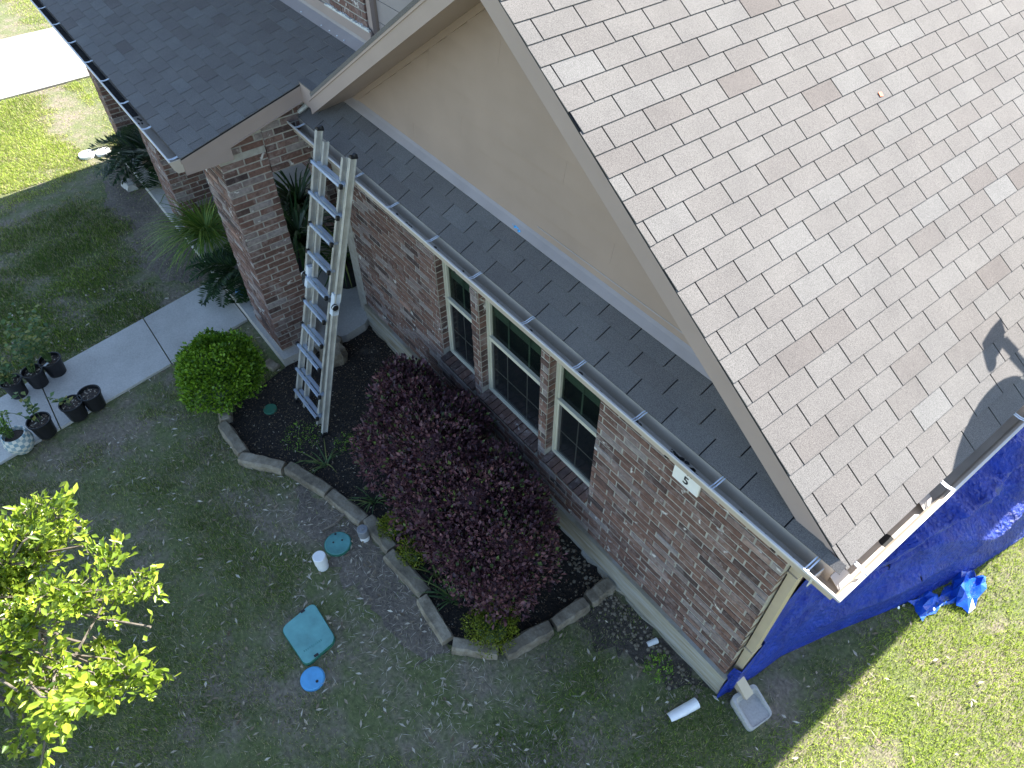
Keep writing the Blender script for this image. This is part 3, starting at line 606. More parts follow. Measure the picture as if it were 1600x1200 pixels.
# ---- windows
for i, (a, b, z0, z1) in enumerate(OPEN):
    z0 = 0.835; win = empty('window', ((a+b)/2, 0.1, z0)); win.parent = house; win.location = np.array(win.location) - WL[house]
    y0, y1 = 0.085, 0.135
    fr = MB(); fr.box((a+.006, y0, z0), (a+.036, y1, z1)).box((b-.036, y0, z0), (b-.006, y1, z1)).box((a+.036, y0-.001, z0), (b-.036, y1, z0+.04)).box((a+.036, y0, z1-.04), (b-.036, y1, z1))
    fr.box((a+.036, y0+.012, z0+.04), (a+.054, y1-.005, z1-.04)).box((b-.054, y0+.012, z0+.04), (b-.036, y1-.005, z1-.04))
    fr.build('frame', 'frame_cream', win)
    zm = 1.585
    MB().box((a+.046, y0-.004, zm-.02), (b-.046, y0+.03, zm+.022)).build('meeting_rail', 'frame_cream', win)
    lo = MB(); lo.box((a+.064, y0+.016, z0+.041), (a+.088, y0+.032, zm-.021)).box((b-.088, y0+.016, z0+.041), (b-.064, y0+.032, zm-.021)).box((a+.088, y0+.016, z0+.041), (b-.088, y0+.032, z0+.065))
    lo.build('lower_sash', 'dark_sash', win)
    MB().box((a+.064, y0+.022, z0+.042), (b-.064, y0+.026, zm-.022)).build('lower_pane', 'screened_glass', win)
    MB().box((a+.064, y0+.030, zm+.022), (b-.064, y0+.034, z1-.041)).build('upper_pane', 'window_glass', win)
    nb = 2 if (b-a) > 0.8 else 1
    for k in range(nb):
        x = a + (b-a)*(k+1)/(nb+1)
        MB().box((x-.008, y0+.036, zm+.022), (x+.008, y0+.042, z1-.042)).build('muntin', 'blind', win)
        MB().box((x-.007, y0+.0205, z0+.066), (x+.007, y0+.0219, zm-.022)).build('muntin', 'dark_muntin', win)
    for zz, yy, mt in ((zm + 0.40, .036, 'blind'), (z0 + 0.36, .0205, 'dark_muntin')):
        MB().box((a+.066, y0+yy+.0001, zz-.008), (b-.066, y0+yy+(.0055 if mt == 'blind' else .0012), zz+.008)).build('muntin', mt, win)
    bl = MB()
    for k in range(17): bl.box((a+.066, y0+.052, z1-.05-.026*k-.022), (b-.066, y0+.058, z1-.05-.026*k))
    bl.build('blind', 'blind', win)
    MB().box((a-.05, y0+.13, z0-.10), (b+.05, y0+.16, z1+.10)).build('dark_interior', 'dark_room', win)  # near-black panel: the room's darkness put into colour, also blocks stray sun

# ---- downspout on the side wall
ds = empty('downspout', (0.045, 0.13, 0.05)); ds.parent = house; ds.location = np.array(ds.location) - WL[house]
def corrugated(z0, z1, g=0.0):
    a, b = 0.012 - g, 0.078 + g; c, d = 0.085 - g, 0.175 + g; P = []
    for k in range(4): y = c + (d-c)*k/4; P += [(a, y+.005), (a, y+.017)] if k % 2 else [(a+.005, y+.005), (a+.005, y+.017)]
    prof = [(a, c), (b, c)]
    for k in range(5): y = c + (d-c)*(k+.5)/5; prof += [(b, y-.006), (b-.005, y-.003), (b-.005, y+.003), (b, y+.006)]
    prof += [(b, d), (a, d)]
    return MB().prism([(x, y, z0) for x, y in prof], (0, 0, z1-z0))
corrugated(0.14, 2.0).build('pipe', 'downspout_paint', ds); corrugated(1.98, 2.45, 0.004).build('pipe_sleeve', 'downspout_paint', ds)
MB().obox((0.02, 0.085, 0.15), (0, 0.09, 0), (0.16, 0, -0.115), (0.045, 0, 0.06)).build('elbow', 'downspout_paint', ds)
MB().beam((0.05, 0.13, 2.43), (0.31, 0.165, 2.695), 0.085, 0.055, (0, 1, 0)).build('top_elbow', 'downspout_paint', ds)
for zz in (0.75, 1.95): MB().box((0.008, 0.07, zz), (0.083, 0.19, zz+0.025)).build('strap', 'downspout_paint', ds)

exec_objects = True
# ---------------------------------------------------------------- things
# address plaque
pq = empty('address_plaque', (-0.83, -0.004, 2.06), 'white rectangular address plaque with black digits on brick just under the gutter', 'plaque')
MB().box((-0.945, -0.024, 2.062), (-0.712, -0.0065, 2.50)).build('plate', 'sign_white', pq)
fm = MB()
for lo, hi in (((-0.938, -0.0265, 2.069), (-0.931, -0.024, 2.49)), ((-0.726, -0.0265, 2.069), (-0.719, -0.024, 2.49)), ((-0.931, -0.0265, 2.069), (-0.726, -0.024, 2.076))): fm.box(lo, hi)
fm.build('plate_rim', 'sign_white', pq)
def glyph(ch, x, zc, h, y):
    cu = bpy.data.curves.new('digit', 'FONT'); cu.body = ch; cu.size = h; cu.extrude = 0.001; cu.align_x = 'CENTER'; cu.offset = 0.0015
    t = bpy.data.objects.new('digit', cu); COL.objects.link(t); dg = bpy.context.evaluated_depsgraph_get(); me = bpy.data.meshes.new_from_object(t.evaluated_get(dg)); bpy.data.objects.remove(t)
    me.materials.clear(); me.materials.append(MATS['sign_black']); o = link('digit', me, (x, y, zc), pq); o.rotation_euler = (math.pi/2, 0, 0); return o
glyph('5', -0.828, 2.098, 0.105, -0.0258); glyph('1', -0.828, 2.196, 0.105, -0.0258)

# ladder leaning on the gutter
ld = empty('ladder', (-4.84, -1.31, 0.0), 'aluminium multi-section ladder leaning on the front gutter beside the porch', 'ladder')
LB = np.array([0, -1.36, 0.012]); LU = np.array([0, 0.888, 2.83]); LU = LU/np.linalg.norm(LU); LN = np.array([0, -LU[2], LU[1]]); LLEN = 3.17
def lp(x, s, n=0.0): return np.array([x, 0, 0]) + LB + LU*s + LN*n
def rail(name, x0, x1, s0, s1, n=0.0, w=0.033, d=0.054, mat='aluminium', flat=False):
    m = MB(); a = lp(x0, s0, n); b = lp(x1, s1, n); X = np.array([1., 0, 0])
    m.obox(a - X*w/2, X*w, b - a, LN*0.004); m.obox(a - X*w/2 - LN*d, X*w, b - a, LN*0.004)
    m.obox(a - X*0.002 - LN*(d-0.004), X*0.004, b - a, LN*(d-0.004))
    m.obox(a - X*w/2 + LN*0.004, X*0.008, b - a, LN*0.006); m.obox(a + X*(w/2-0.008) + LN*0.004, X*0.008, b - a, LN*0.006)
    return m.build(name, mat, ld)
HS = 1.66
for x0, x1, xt in ((-4.50, -4.555, -4.530), (-5.15, -5.09, -5.145)):
    rail('outer_rail', x0, x1, 0.0, HS, 0.0); rail('outer_rail', xt, xt, HS + 0.06, LLEN, 0.0)
for x0, xt, nn in ((-4.66, -4.685, -0.02), (-4.985, -5.03, -0.02)):
    rail('inner_rail', x0, x0, 0.03, HS - 0.02, nn, 0.028, 0.044); rail('inner_rail', xt, xt, HS + 0.05, LLEN - 0.06, nn, 0.028, 0.044)
for xt in (-4.530, -5.145):
    c = lp(xt, LLEN, -0.03); MB().obox(c - np.array([0.020, 0, 0]) - LN*0.030, (0.040, 0, 0), LU*0.022, LN*0.066).tube([c + LU*0.02 - LN*0.01, c + LU*0.038 - LN*0.0], [0.024, 0.016], 10).build('end_cap', 'black_plastic', ld)
for xb in (-4.50, -5.15):
    c = lp(xb, -0.010, -0.03); MB().obox(c - np.array([0.026, 0, 0]) - LN*0.037, (0.052, 0, 0), LU*0.05, LN*0.08).build('foot', 'black_plastic', ld)
for xh in (-4.55, -5.09):
    c = lp(xh, HS + 0.02, 0.01)
    MB().obox(c - np.array([0.028, 0, 0]) - LU*0.11 - LN*0.06, (0.056, 0, 0), LU*0.24, LN*0.07).build('hinge', 'galvanised', ld)
    sgn = 1 if xh > -4.8 else -1
    MB().tube([c + np.array([sgn*0.03, 0, 0]) + LU*0.0, c + np.array([sgn*0.062, 0, 0])], [0.034, 0.030], 16).build('hinge_knob', 'black_plastic', ld)
    MB().tube([c + np.array([sgn*0.055, 0, 0]), c + np.array([sgn*0.066, 0, 0])], [0.040, 0.040], 16, caps=False).build('hinge_ring', 'aluminium', ld)
rz = [0.165, 0.456, 0.766, 1.057, 1.341, 1.612, 1.885, 2.17, 2.457, 2.745]
for k, zz in enumerate(rz):
    s = (zz - LB[2]) / LU[2]
    xl = -5.17 if k < 3 or k > 7 else -5.10; xr = -4.60 if k < 2 or k > 7 else -4.66
    r = MB(); r.obox(lp(xl, s, 0.012), (xr-xl, 0, 0), LU*0.026, LN*0.020); r.obox(lp(xl+0.05, s+0.006, -0.050), (xr-xl-0.06, 0, 0), LU*0.022, LN*0.040)
    r.obox(lp(xl, s+0.004, 0.034), (xr-xl, 0, 0), LU*0.005, LN*0.003); r.obox(lp(xl, s+0.020, 0.034), (xr-xl, 0, 0), LU*0.005, LN*0.003)
    ro = r.build('rung', 'rung_aluminium', ld)
    for x in (xl, xr): MB().obox(lp(x-0.013, s-0.004, 0.008), (0.026, 0, 0), LU*0.040, LN*0.032).build('rung_cap', 'black_plastic', ro)

# edging stones
def stone(name, a, b, w_, h, label, cat='stone', z0=-0.03, group=None, tone=0.5, seg=6, mat='edging_stone', rough=0.012):
    a = np.array(a); b = np.array(b); d = b - a; L = np.linalg.norm(d); d /= L; p = np.array([-d[1], d[0]]); V = []; F = []; ring = 8
    for i in range(seg+1):
        t = i/seg; c = a + d*L*t; k = 0.90 if i in (0, seg) else 1.0; ww = w_*k*(1 + random.uniform(-.08, .08)); hh = h*(0.93 if i in (0, seg) else 1.0) + random.uniform(-rough, rough)*.5
        for u, v in ((-.5, 0), (.5, 0), (.53, .45), (.48, .86), (.36, 1.0), (-.36, 1.0), (-.48, .86), (-.53, .45)):
            q = c + p*(u*ww + random.uniform(-rough, rough)*.5); V.append((q[0] + random.uniform(-rough, rough)*.3, q[1] + random.uniform(-rough, rough)*.3, z0 + (hh - z0)*v))
    for i in range(seg):
        for k in range(ring): k2 = (k+1) % ring; F.append((i*ring+k, (i+1)*ring+k, (i+1)*ring+k2, i*ring+k2))
    F.append(tuple(range(ring))); F.append(tuple(seg*ring + k for k in range(ring))[::-1])
    o = mk(name, V, F, mat, None, None);     o.color = (tone, tone, tone, 1)
    return tag(o, label, cat, group)
EDG = [((-5.50, -2.06), (-5.32, -2.12), .7, 'small broken edging stone beside the round green shrub'),
 ((-5.29, -2.17), (-4.77, -2.15), .55, 'edging stone below the round green shrub, first long one of the bed'),
 ((-4.73, -2.20), (-4.33, -1.89), .85, 'pale edging stone at the outer bend of the bed below the ladder'),
 ((-4.31, -1.85), (-3.76, -1.66), .35, 'dark grey edging stone beside the grass clump near the ladder'),
 ((-3.74, -1.66), (-3.24, -1.545), .45, 'edging stone ending at the grey pipe cap'),
 ((-3.24, -1.50), (-2.80, -1.49), .30, 'dark edging stone touching the grey pipe cap beside the yellow shrub'),
 ((-2.77, -1.54), (-2.22, -1.48), .50, 'olive edging stone between the yellow shrub and the grass blades'),
 ((-2.19, -1.54), (-1.72, -1.57), .95, 'light grey edging stone with a crooked end beside the strappy plant'),
 ((-1.66, -1.56), (-1.37, -1.28), .60, 'brown edging stone in front of the small round shrub'),
 ((-1.33, -1.24), (-1.26, -0.78), .40, 'mossy edging stone right of the small round shrub'),
 ((-1.26, -0.74), (-1.235, -0.38), .55, 'edging stone second from the house wall'),
 ((-1.245, -0.34), (-1.245, -0.065), .65, 'tan rounded edging stone ending at the house foundation')]
for a, b, t, lab in EDG: stone('edging_stone', a, b, random.uniform(0.125, 0.155), random.uniform(0.08, 0.11), lab, 'edging stone', group='stones edging the planting bed', tone=t)
stone('boulder', (-5.68, -0.62), (-5.36, -0.72), 0.26, 0.22, 'large rough tan boulder behind the ladder at the porch slab edge', 'boulder', tone=0.75, rough=0.05)
stone('boulder', (-5.86, -0.80), (-5.72, -0.88), 0.14, 0.12, 'small dark boulder between the porch pier and the ladder foot', 'boulder', tone=0.2, rough=0.03)
stone('paver', (-5.93, -1.36), (-5.76, -1.31), 0.12, 0.055, 'loose reddish brown paver at the foot of the porch pier', 'paver', tone=0.6)
stone('pale_rock', (-10.98, -1.42), (-10.76, -1.40), 0.15, 0.10, 'pale rock lying in bare soil by the porch slab', 'rock', tone=1.0, rough=0.04, mat='concrete')

# valve box and lids
vb = empty('valve_box', (-2.53, -2.51, 0.0), 'large square teal irrigation valve box lid in the lawn', 'valve box')
VC = [(-2.732, -2.695), (-2.786, -2.338), (-2.331, -2.34), (-2.28, -2.67)]
def rounded(poly, r, n=5):
    out = []; m = len(poly)
    for i in range(m):
        p0, p, p1 = (np.array(poly[(i-1) % m]), np.array(poly[i]), np.array(poly[(i+1) % m])); d0 = (p0-p)/np.linalg.norm(p0-p); d1 = (p1-p)/np.linalg.norm(p1-p)
        A = p + d0*r; B = p + d1*r
        for k in range(n+1): t = k/n; out.append(tuple((1-t)**2*A + 2*t*(1-t)*p + t*t*B))
    return out
rp = rounded(VC, 0.07)
MB().prism([(x, y, 0.0) for x, y in rp], (0, 0, 0.03)).build('rim', 'green_plastic', vb)
cc = np.mean(VC, 0); lid = MB().prism([(cc[0]+(x-cc[0])*.965, cc[1]+(y-cc[1])*.965, 0.0305) for x, y in rp], (0, 0, 0.014)).build('lid', 'teal_plastic', vb)
for x, y in ((-2.755, -2.46), (-2.315, -2.55)): MB().box((x-.012, y-.02, 0.0446), (x+.012, y+.02, 0.0475)).build('finger_hole', 'black_plastic', vb)
gl = MB()
for k in range(10): gl.box((-2.42, -2.62 + k*0.018, 0.0446), (-2.402, -2.62 + k*0.018 + 0.010, 0.0456))
gl.build('lettering', 'teal_lid_dark', vb)
def disc(name, c, r, h, mat, label, cat, holes=(), rim=None):
    e = empty(name, (c[0], c[1], 0.0), label, cat)
    if rim: MB().lathe((c[0], c[1], 0), [(r*1.06, 0), (r*1.06, h*0.7)], 32).build('rim', rim, e)
    MB().lathe((c[0], c[1], 0.001), [(r, 0), (r, h*0.8), (r*0.96, h)], 32).build('lid', mat, e)
    for dx, dy, s in holes: MB().lathe((c[0]+dx, c[1]+dy, h + 0.0015), [(s, 0), (s, 0.002)], 10).build('finger_hole', 'black_plastic', e)
    return e
disc('round_valve_lid', (-3.19, -1.872), 0.125, 0.035, 'teal_lid_dark', 'round teal valve lid with two holes near the white pipe cap', 'valve lid', [(-.03, -.03, .010), (.0, .05, .010), (-.10, .03, .012)], 'green_plastic')
disc('round_water_lid', (-2.165, -2.668), 0.098, 0.03, 'blue_plastic', 'round bright blue lid next to the square teal valve box', 'lid', [(.05, .02, .013)], 'blue_plastic')
disc('small_round_lid', (-5.209, -1.649), 0.075, 0.03, 'green_plastic', 'small round green lid in the mulch beside the round green shrub', 'lid')
def pipe_cap(c, r, h, mat, mat2, label):
    e = empty('cleanout_pipe', (c[0], c[1], 0), label, 'cleanout pipe')
    MB().lathe((c[0], c[1], 0), [(r, 0), (r, h*0.42)], 24).build('pipe', mat2, e)
    MB().lathe((c[0], c[1], h*0.42), [(r*1.12, 0), (r*1.12, h*0.55), (r*1.02, h*0.58)], 24).build('cap', mat, e)
    return e
pipe_cap((-3.07, -2.10), 0.055, 0.20, 'white_pvc', 'white_pvc', 'white plastic cleanout pipe cap standing in the lawn')
pg = pipe_cap((-3.09, -1.63), 0.048, 0.18, 'grey_pvc', 'white_pvc', 'grey capped cleanout pipe against the edging stones')
MB().box((-3.105, -1.645, 0.178), (-3.075, -1.615, 0.20)).build('square_lug', 'grey_pvc', pg)
disc('white_cap', (-12.30, -1.66), 0.13, 0.05, 'white_pvc', 'white round cap on the sunlit lawn, farther from the porch', 'cap')
disc('white_cap', (-12.22, -1.42), 0.12, 0.05, 'white_pvc', 'white round cap on the sunlit lawn, nearer the dark palm', 'cap')

# splash block
sb = empty('splash_block', (0.285, 0.09, 0.0), 'grey concrete splash block under the downspout at the house corner', 'splash block')
SBp = [(0.128, -0.002), (0.174, 0.25), (0.432, 0.191), (0.401, -0.067)]
sp_o = rounded(SBp, 0.045, 4); cs = np.mean(SBp, 0); sp_i = [(cs[0]+(x-cs[0])*.74 + .022, cs[1]+(y-cs[1])*.74) for x, y in sp_o]; nn = len(sp_o)
V = [(x, y, 0.0) for x, y in sp_o] + [(x, y, 0.10 - 0.05*max(0, (x-.15)/.3)) for x, y in sp_o] + [(cs[0]+(x-cs[0])*.86+.012, cs[1]+(y-cs[1])*.84, 0.10 - 0.05*max(0, (x-.15)/.3)) for x, y in sp_o] + [(x, y, 0.045) for x, y in sp_i]
F = [(r*nn+k, r*nn+(k+1) % nn, (r+1)*nn+(k+1) % nn, (r+1)*nn+k) for r in range(3) for k in range(nn)] + [tuple(3*nn+k for k in range(nn))]
mk('block', V, F, 'concrete', sb)
# pipe fragments
def shard(name, a, b, r, label, mat='white_pvc', arc=3.6):
    a = np.array(a, float); b = np.array(b, float); d = b - a; d /= np.linalg.norm(d); x = np.cross(d, (0,0,1)); x /= np.linalg.norm(x); z = np.cross(x, d); V = []; F = []; n = 9; m = 7
    for i in range(m):
        t = i/(m-1); e = 0.5 + 0.5*t + (random.uniform(-.12, .12) if 0 < i < m-1 else 0)
        for k in range(n):
            an = -arc*e/2 + arc*e*k/(n-1) + math.pi/2; p = a + (b-a)*t + r*(math.cos(an)*x + math.sin(an)*z); V.append(p)
    for rr in (1.0,):
        V2 = [tuple(np.array(v) - z*0.004) for v in V]
    F = [(i*n+k, i*n+k+1, (i+1)*n+k+1, (i+1)*n+k) for i in range(m-1) for k in range(n-1)]; b0 = len(V)
    F += [(b0+i*n+k, b0+(i+1)*n+k, b0+(i+1)*n+k+1, b0+i*n+k+1) for i in range(m-1) for k in range(n-1)]
    F += [(i*n, (i+1)*n, b0+(i+1)*n, b0+i*n) for i in range(m-1)] + [(i*n+n-1, b0+i*n+n-1, b0+(i+1)*n+n-1, (i+1)*n+n-1) for i in range(m-1)]
    return tag(mk(name, list(V)+V2, F, mat), label, 'pipe piece')
shard('broken_pipe', (-0.075, -0.50, 0.012), (-0.02, -0.225, 0.022), 0.045, 'broken piece of white plastic pipe lying in the grass near the splash block')
shard('pipe_chip', (-0.625, -0.20, 0.01), (-0.60, -0.10, 0.014), 0.026, 'small white plastic chip in the mulch by the house corner')

# pots on the walk
def pot(name, c, r, h, label, mat='black_plastic', group='nursery pots on the walkway', belly=False):
    e = empty(name, (c[0], c[1], 0.033), label, 'pot', group); p = (c[0], c[1], 0.033)
    if belly: prof = [(r*.72, 0), (r*.98, h*.28), (r*1.06, h*.52), (r*.96, h*.8), (r*.86, h), (r*.78, h), (r*.80, h*.86), (r*.8, h*.80)]
    else: prof = [(r*.80, 0), (r*.97, h*.88), (r*1.05, h*.885), (r*1.06, h), (r*.97, h), (r*.95, h*.80), (r*.90, h*.76)]
    o = MB().lathe((0, 0, 0), prof, 28); me_o = mk('shell', [(x+p[0], y+p[1], z+p[2]) for x, y, z in o.V], o.F, mat, e, smooth=False)
    MB().lathe((c[0], c[1], 0.033 + h*.79), [(r*.93 if not belly else r*.79, 0), (r*.5, 0.012), (r*.1, 0.02)], 20).build('soil', 'potting_soil', e)
    return e, 0.033 + h*.80
def leaves(name, P, D, N, L, W, mat, parent=None, tone=None, label=None, cat=None, kind=None, fold=0.25):
    """batch of diamond leaves: P base, D direction, N normal (all n x 3), L, W length and width arrays"""
    P = np.asarray(P); n_ = len(P); D = D/np.linalg.norm(D, axis=1, keepdims=True); S = np.cross(D, N); S /= np.linalg.norm(S, axis=1, keepdims=True) + 1e-9; Nn = np.cross(S, D)
    L = np.broadcast_to(L, n_)[:, None]; W = np.broadcast_to(W, n_)[:, None]
    mid = P + D*L*.55; V = np.stack([P, mid + S*W*.5 + Nn*W*fold, P + D*L, mid - S*W*.5 + Nn*W*fold], 1).reshape(-1, 3)
    F = np.empty((2*n_, 3), np.int32); b = np.arange(n_)*4; F[0::2] = np.stack([b, b+1, b+2], 1); F[1::2] = np.stack([b, b+2, b+3], 1)
    t = rng.random(n_) if tone is None else np.asarray(tone)
    o = mk(name, V, F, mat, parent, np.repeat(t, 2))
    return tag(o, label, cat, None, kind)
def sprig(parent, c, z, n, h, spread, mat='sprig_leaf', ls=0.05, lean=(0, 0)):
    st = MB(); P = []; D = []
    for k in range(n):
        a = random.uniform(0, 6.28); tip = np.array([c[0] + lean[0] + spread*math.cos(a)*random.uniform(.3, 1), c[1] + lean[1] + spread*math.sin(a)*random.uniform(.3, 1), z + h*random.uniform(.6, 1)])
        p0 = np.array([c[0] + random.uniform(-.03, .03), c[1] + random.uniform(-.03, .03), z]); mid = (p0+tip)/2 + np.array([0, 0, h*.12]); st.tube([p0, mid, tip], [0.004, 0.003, 0.002], 5)
        for t in np.linspace(0.35, 1, 7): 
            q = p0*(1-t)**2 + 2*t*(1-t)*mid + t*t*tip; a2 = random.uniform(0, 6.28); P.append(q); D.append((math.cos(a2), math.sin(a2), random.uniform(-.2, .5)))
    st.build('stem', 'sprig_leaf', parent)['kind'] = 'stuff'; nP = len(P)
    leaves('leaf_cluster', np.array(P), np.array(D), np.tile([0.1, 0.1, 1.0], (nP, 1)), rng.uniform(.6, 1.2, nP)*ls, rng.uniform(.5, .8, nP)*ls, mat, parent)['kind'] = 'stuff'
POTS = [((-7.198, -3.848), 'black nursery pot on the walkway edge, farthest along the grass side', 0.110, (12, .28, .15)),
 ((-7.224, -3.618), 'black nursery pot with a leafy seedling, middle of three on the grass side', 0.110, (14, .42, .20)),
 ((-7.296, -3.406), 'black nursery pot with a tall sapling and a white tag', 0.118, (18, .75, .30)),
 ((-6.465, -3.195), 'black nursery pot of bare bark, nearest the round green shrub', 0.118, None),
 ((-6.432, -3.401), 'black nursery pot with a thin leaning stem, second from the round green shrub', 0.118, (2, .25, .22)),
 ((-6.385, -3.748), 'black nursery pot with a yellowing seedling next to the checkered pot', 0.118, (5, .35, .25))]
for c, lab, r, spg in POTS:
    e, z = pot('nursery_pot', c, r, 0.225, lab)
    if spg: sprig(e, c, z, spg[0], spg[1], spg[2], 'sprig_leaf', 0.07, (-0.10, -0.04) if spg[0] < 6 else (-.05, 0))
    if 'white tag' in lab: MB().obox((c[0]+.03, c[1]-.09, z+.01), (.05, .02, .02), (-.03, .05, .0), (0, 0, .003)).build('tag', 'white_pvc', e)
    k = 34; a = rng.uniform(0, 6.28, k); rr = r*.85*np.sqrt(rng.random(k)); P = np.stack([c[0]+rr*np.cos(a), c[1]+rr*np.sin(a), np.full(k, z+.012)], 1)
    leaves('bark_chips', P, np.stack([np.cos(a*7), np.sin(a*7), rng.uniform(0, .3, k)], 1), np.tile([0.05, 0, 1.0], (k, 1)), rng.uniform(.015, .035, k), rng.uniform(.01, .018, k), 'litter', e)['kind'] = 'stuff'
e, z = pot('checkered_pot', (-6.327, -4.006), 0.138, 0.24, 'round ceramic pot with pale blue and cream checks holding a feathery green plant', 'checker_ceramic', None, True)
sprig(e, (-6.34, -4.03), z, 26, .34, .16, 'boxwood_leaf', 0.035, (-.06, -.05))

# ---------------------------------------------------------------- plants
def blob_cloud(blobs, n, ls, aspect, mat, parent, shell=0.30, name='foliage', up=0.55, droop=0.0, tone_fn=None, zmin=0.02):
    ar = np.array([b[3]*b[4]*b[5] for b in blobs])**(2/3); pick = rng.choice(len(blobs), n, p=ar/ar.sum()); B = np.array(blobs)[pick]
    d = rng.normal(size=(n, 3)); d /= np.linalg.norm(d, axis=1, keepdims=True); d[:, 2] = np.where(d[:, 2] < -0.35, -d[:, 2], d[:, 2])
    k = 1 - shell*rng.random(n)**1.6 + rng.normal(0, .035, n)
    lump = 1 + 0.13*np.sin(d[:, 0]*5 + B[:, 0]*9) * np.cos(d[:, 1]*6 + B[:, 1]*7) + 0.06*np.sin(d[:, 2]*11 + B[:, 2]*5 + d[:, 0]*9)
    P = B[:, :3] + d*B[:, 3:6]*(k*lump)[:, None]
    keep = P[:, 2] > zmin; P = P[keep]; d = d[keep]; m = len(P)
    D = d*rng.uniform(.5, 1.1, (m, 1)) + rng.normal(0, .55, (m, 3)) + np.array([0, 0, up - droop]); N = d + rng.normal(0, .45, (m, 3)) + np.array([0, 0, .5])
    L = ls*rng.uniform(.65, 1.25, m); t = np.clip(rng.normal(.5, .24, m), 0, 1) if tone_fn is None else tone_fn(P, m)
    return leaves(name, P, D, N, L, L*aspect*rng.uniform(.8, 1.2, m), mat, parent, t)
# round boxwood
bx = empty('round_shrub', (-5.90, -1.87, 0), 'neatly rounded bright green boxwood shrub beside the walkway', 'shrub')
BXc = (-5.66, -1.93)
blob_cloud([(BXc[0], BXc[1], 0.40, .45, .45, .42)], 9500, 0.042, .62, 'boxwood_leaf', bx, 0.22)['kind'] = 'stuff'
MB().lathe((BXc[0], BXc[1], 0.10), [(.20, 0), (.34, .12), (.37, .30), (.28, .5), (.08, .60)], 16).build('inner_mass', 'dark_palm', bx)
MB().tube([(BXc[0], BXc[1], 0), (BXc[0]+.02, BXc[1], .2)], .035, 8).build('trunk', 'bark', bx)
# purple loropetalum
pb = empty('purple_shrub', (-2.9, -0.75, 0), 'large purple leaved shrub sprawling under the three windows', 'shrub')
PB = [(-3.75, -0.55, .46, .62, .42, .46), (-3.15, -0.68, .54, .62, .50, .48), (-2.50, -0.66, .52, .58, .50, .46), (-1.95, -0.72, .42, .50, .46, .42), (-3.55, -0.98, .36, .50, .38, .36), (-4.08, -0.42, .42, .40, .32, .42), (-1.78, -0.98, .32, .38, .34, .32), (-2.75, -1.05, .38, .55, .36, .36), (-2.2, -1.08, .34, .45, .30, .32), (-2.25, -0.42, .50, .42, .30, .36), (-3.3, -0.30, .55, .40, .26, .36)]
ptone = lambda P, m: np.where(rng.random(m) < .10, rng.uniform(.9, 1, m), np.clip(rng.normal(.45, .22, m), 0, .86))
blob_cloud(PB, 32000, 0.050, .56, 'purple_leaf', pb, 0.42, tone_fn=ptone)['kind'] = 'stuff'
for b in PB: MB().lathe((b[0], b[1], b[2]-b[5]*.55), [(b[4]*.35, 0), (b[4]*.55, b[5]*.5), (b[4]*.45, b[5]*.85), (b[4]*.1, b[5]*1.1)], 12).build('inner_mass', 'purple_leaf', pb)
tw = MB()
for k in range(26):
    b = PB[k % len(PB)]; a = random.uniform(0, 6.28); tw.tube([(b[0], b[1], .02), (b[0]+.3*b[3]*math.cos(a), b[1]+.3*b[4]*math.sin(a), b[2]*.8), (b[0]+.8*b[3]*math.cos(a), b[1]+.8*b[4]*math.sin(a), b[2]+b[5]*.6)], [.012, .008, .003], 5)
tw.build('branch', 'bark', pb)
# yellow-green small shrubs
def small_shrub(c, r, h, label, n=2600, mat='yellow_leaf'):
    e = empty('small_shrub', (c[0], c[1], 0), label, 'shrub'); blob_cloud([(c[0], c[1], h*.45, r, r, h*.55)], n, 0.026, .5, mat, e, .45)['kind'] = 'stuff'
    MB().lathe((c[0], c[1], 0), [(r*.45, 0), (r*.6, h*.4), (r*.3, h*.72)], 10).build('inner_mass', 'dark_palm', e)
small_shrub((-1.56, -1.20), .24, .26, 'small round yellow green shrub at the tip of the bed')
small_shrub((-2.98, -1.36), .15, .20, 'low yellow green shrub between the edging stones and the grey pipe cap', 1100)
small_shrub((-2.62, -1.36), .16, .22, 'low yellow green shrub tucked under the purple shrub by the olive edging stone', 1100)
# strappy clumps
def strap_clump(c, n, L, label, lean=(0, 0), mat='strap_leaf', w_=0.014, name='strappy_plant', z=0.0, up=1.0):
    e = empty(name, (c[0], c[1], z), label, 'plant'); V = []; F = []; T = []
    for k in range(n):
        a = random.uniform(0, 6.28); l = L*random.uniform(.6, 1.1); d = np.array([math.cos(a), math.sin(a), 0]) + np.array([lean[0], lean[1], 0]); s = np.array([-math.sin(a), math.cos(a), 0])
        el = random.uniform(.4, 1.25)*up; p = np.array([c[0], c[1], z]) + np.array([random.uniform(-.03, .03), random.uniform(-.03, .03), 0]); b = len(V); t = random.random(); m = 6
        for i in range(m):
            ww = w_*(1 - (i/(m-1))**2*.9); V += [p - s*ww/2, p + s*ww/2]; p = p + (d*math.cos(el) + np.array([0, 0, math.sin(el)]))*l/(m-1); el -= random.uniform(.28, .5)
            if p[2] < z + .015: p[2] = z + .015
        F += [(b+2*i, b+2*i+1, b+2*i+3, b+2*i+2) for i in range(m-1)]; T += [t]*(m-1)
    mk('leaf_blades', V, F, mat, e, T); return e
strap_clump((-2.02, -1.33), 26, .34, 'clump of strappy green leaves between the purple shrub and the light edging stone', (-.5, -.1))
strap_clump((-2.33, -1.30), 16, .34, 'strappy green leaves spilling over the olive edging stone', (-.5, -.2))
strap_clump((-4.12, -1.52), 18, .36, 'sparse strappy grass clump between the ladder foot and the edging stones', (-.4, -.1))
strap_clump((-3.40, -1.33), 16, .32, 'strappy leaves between the purple shrub and the edging below the ladder', (-.3, -.1))
strap_clump((-9.55, -1.30)[0:2], 1, .05, 'x') if False else None
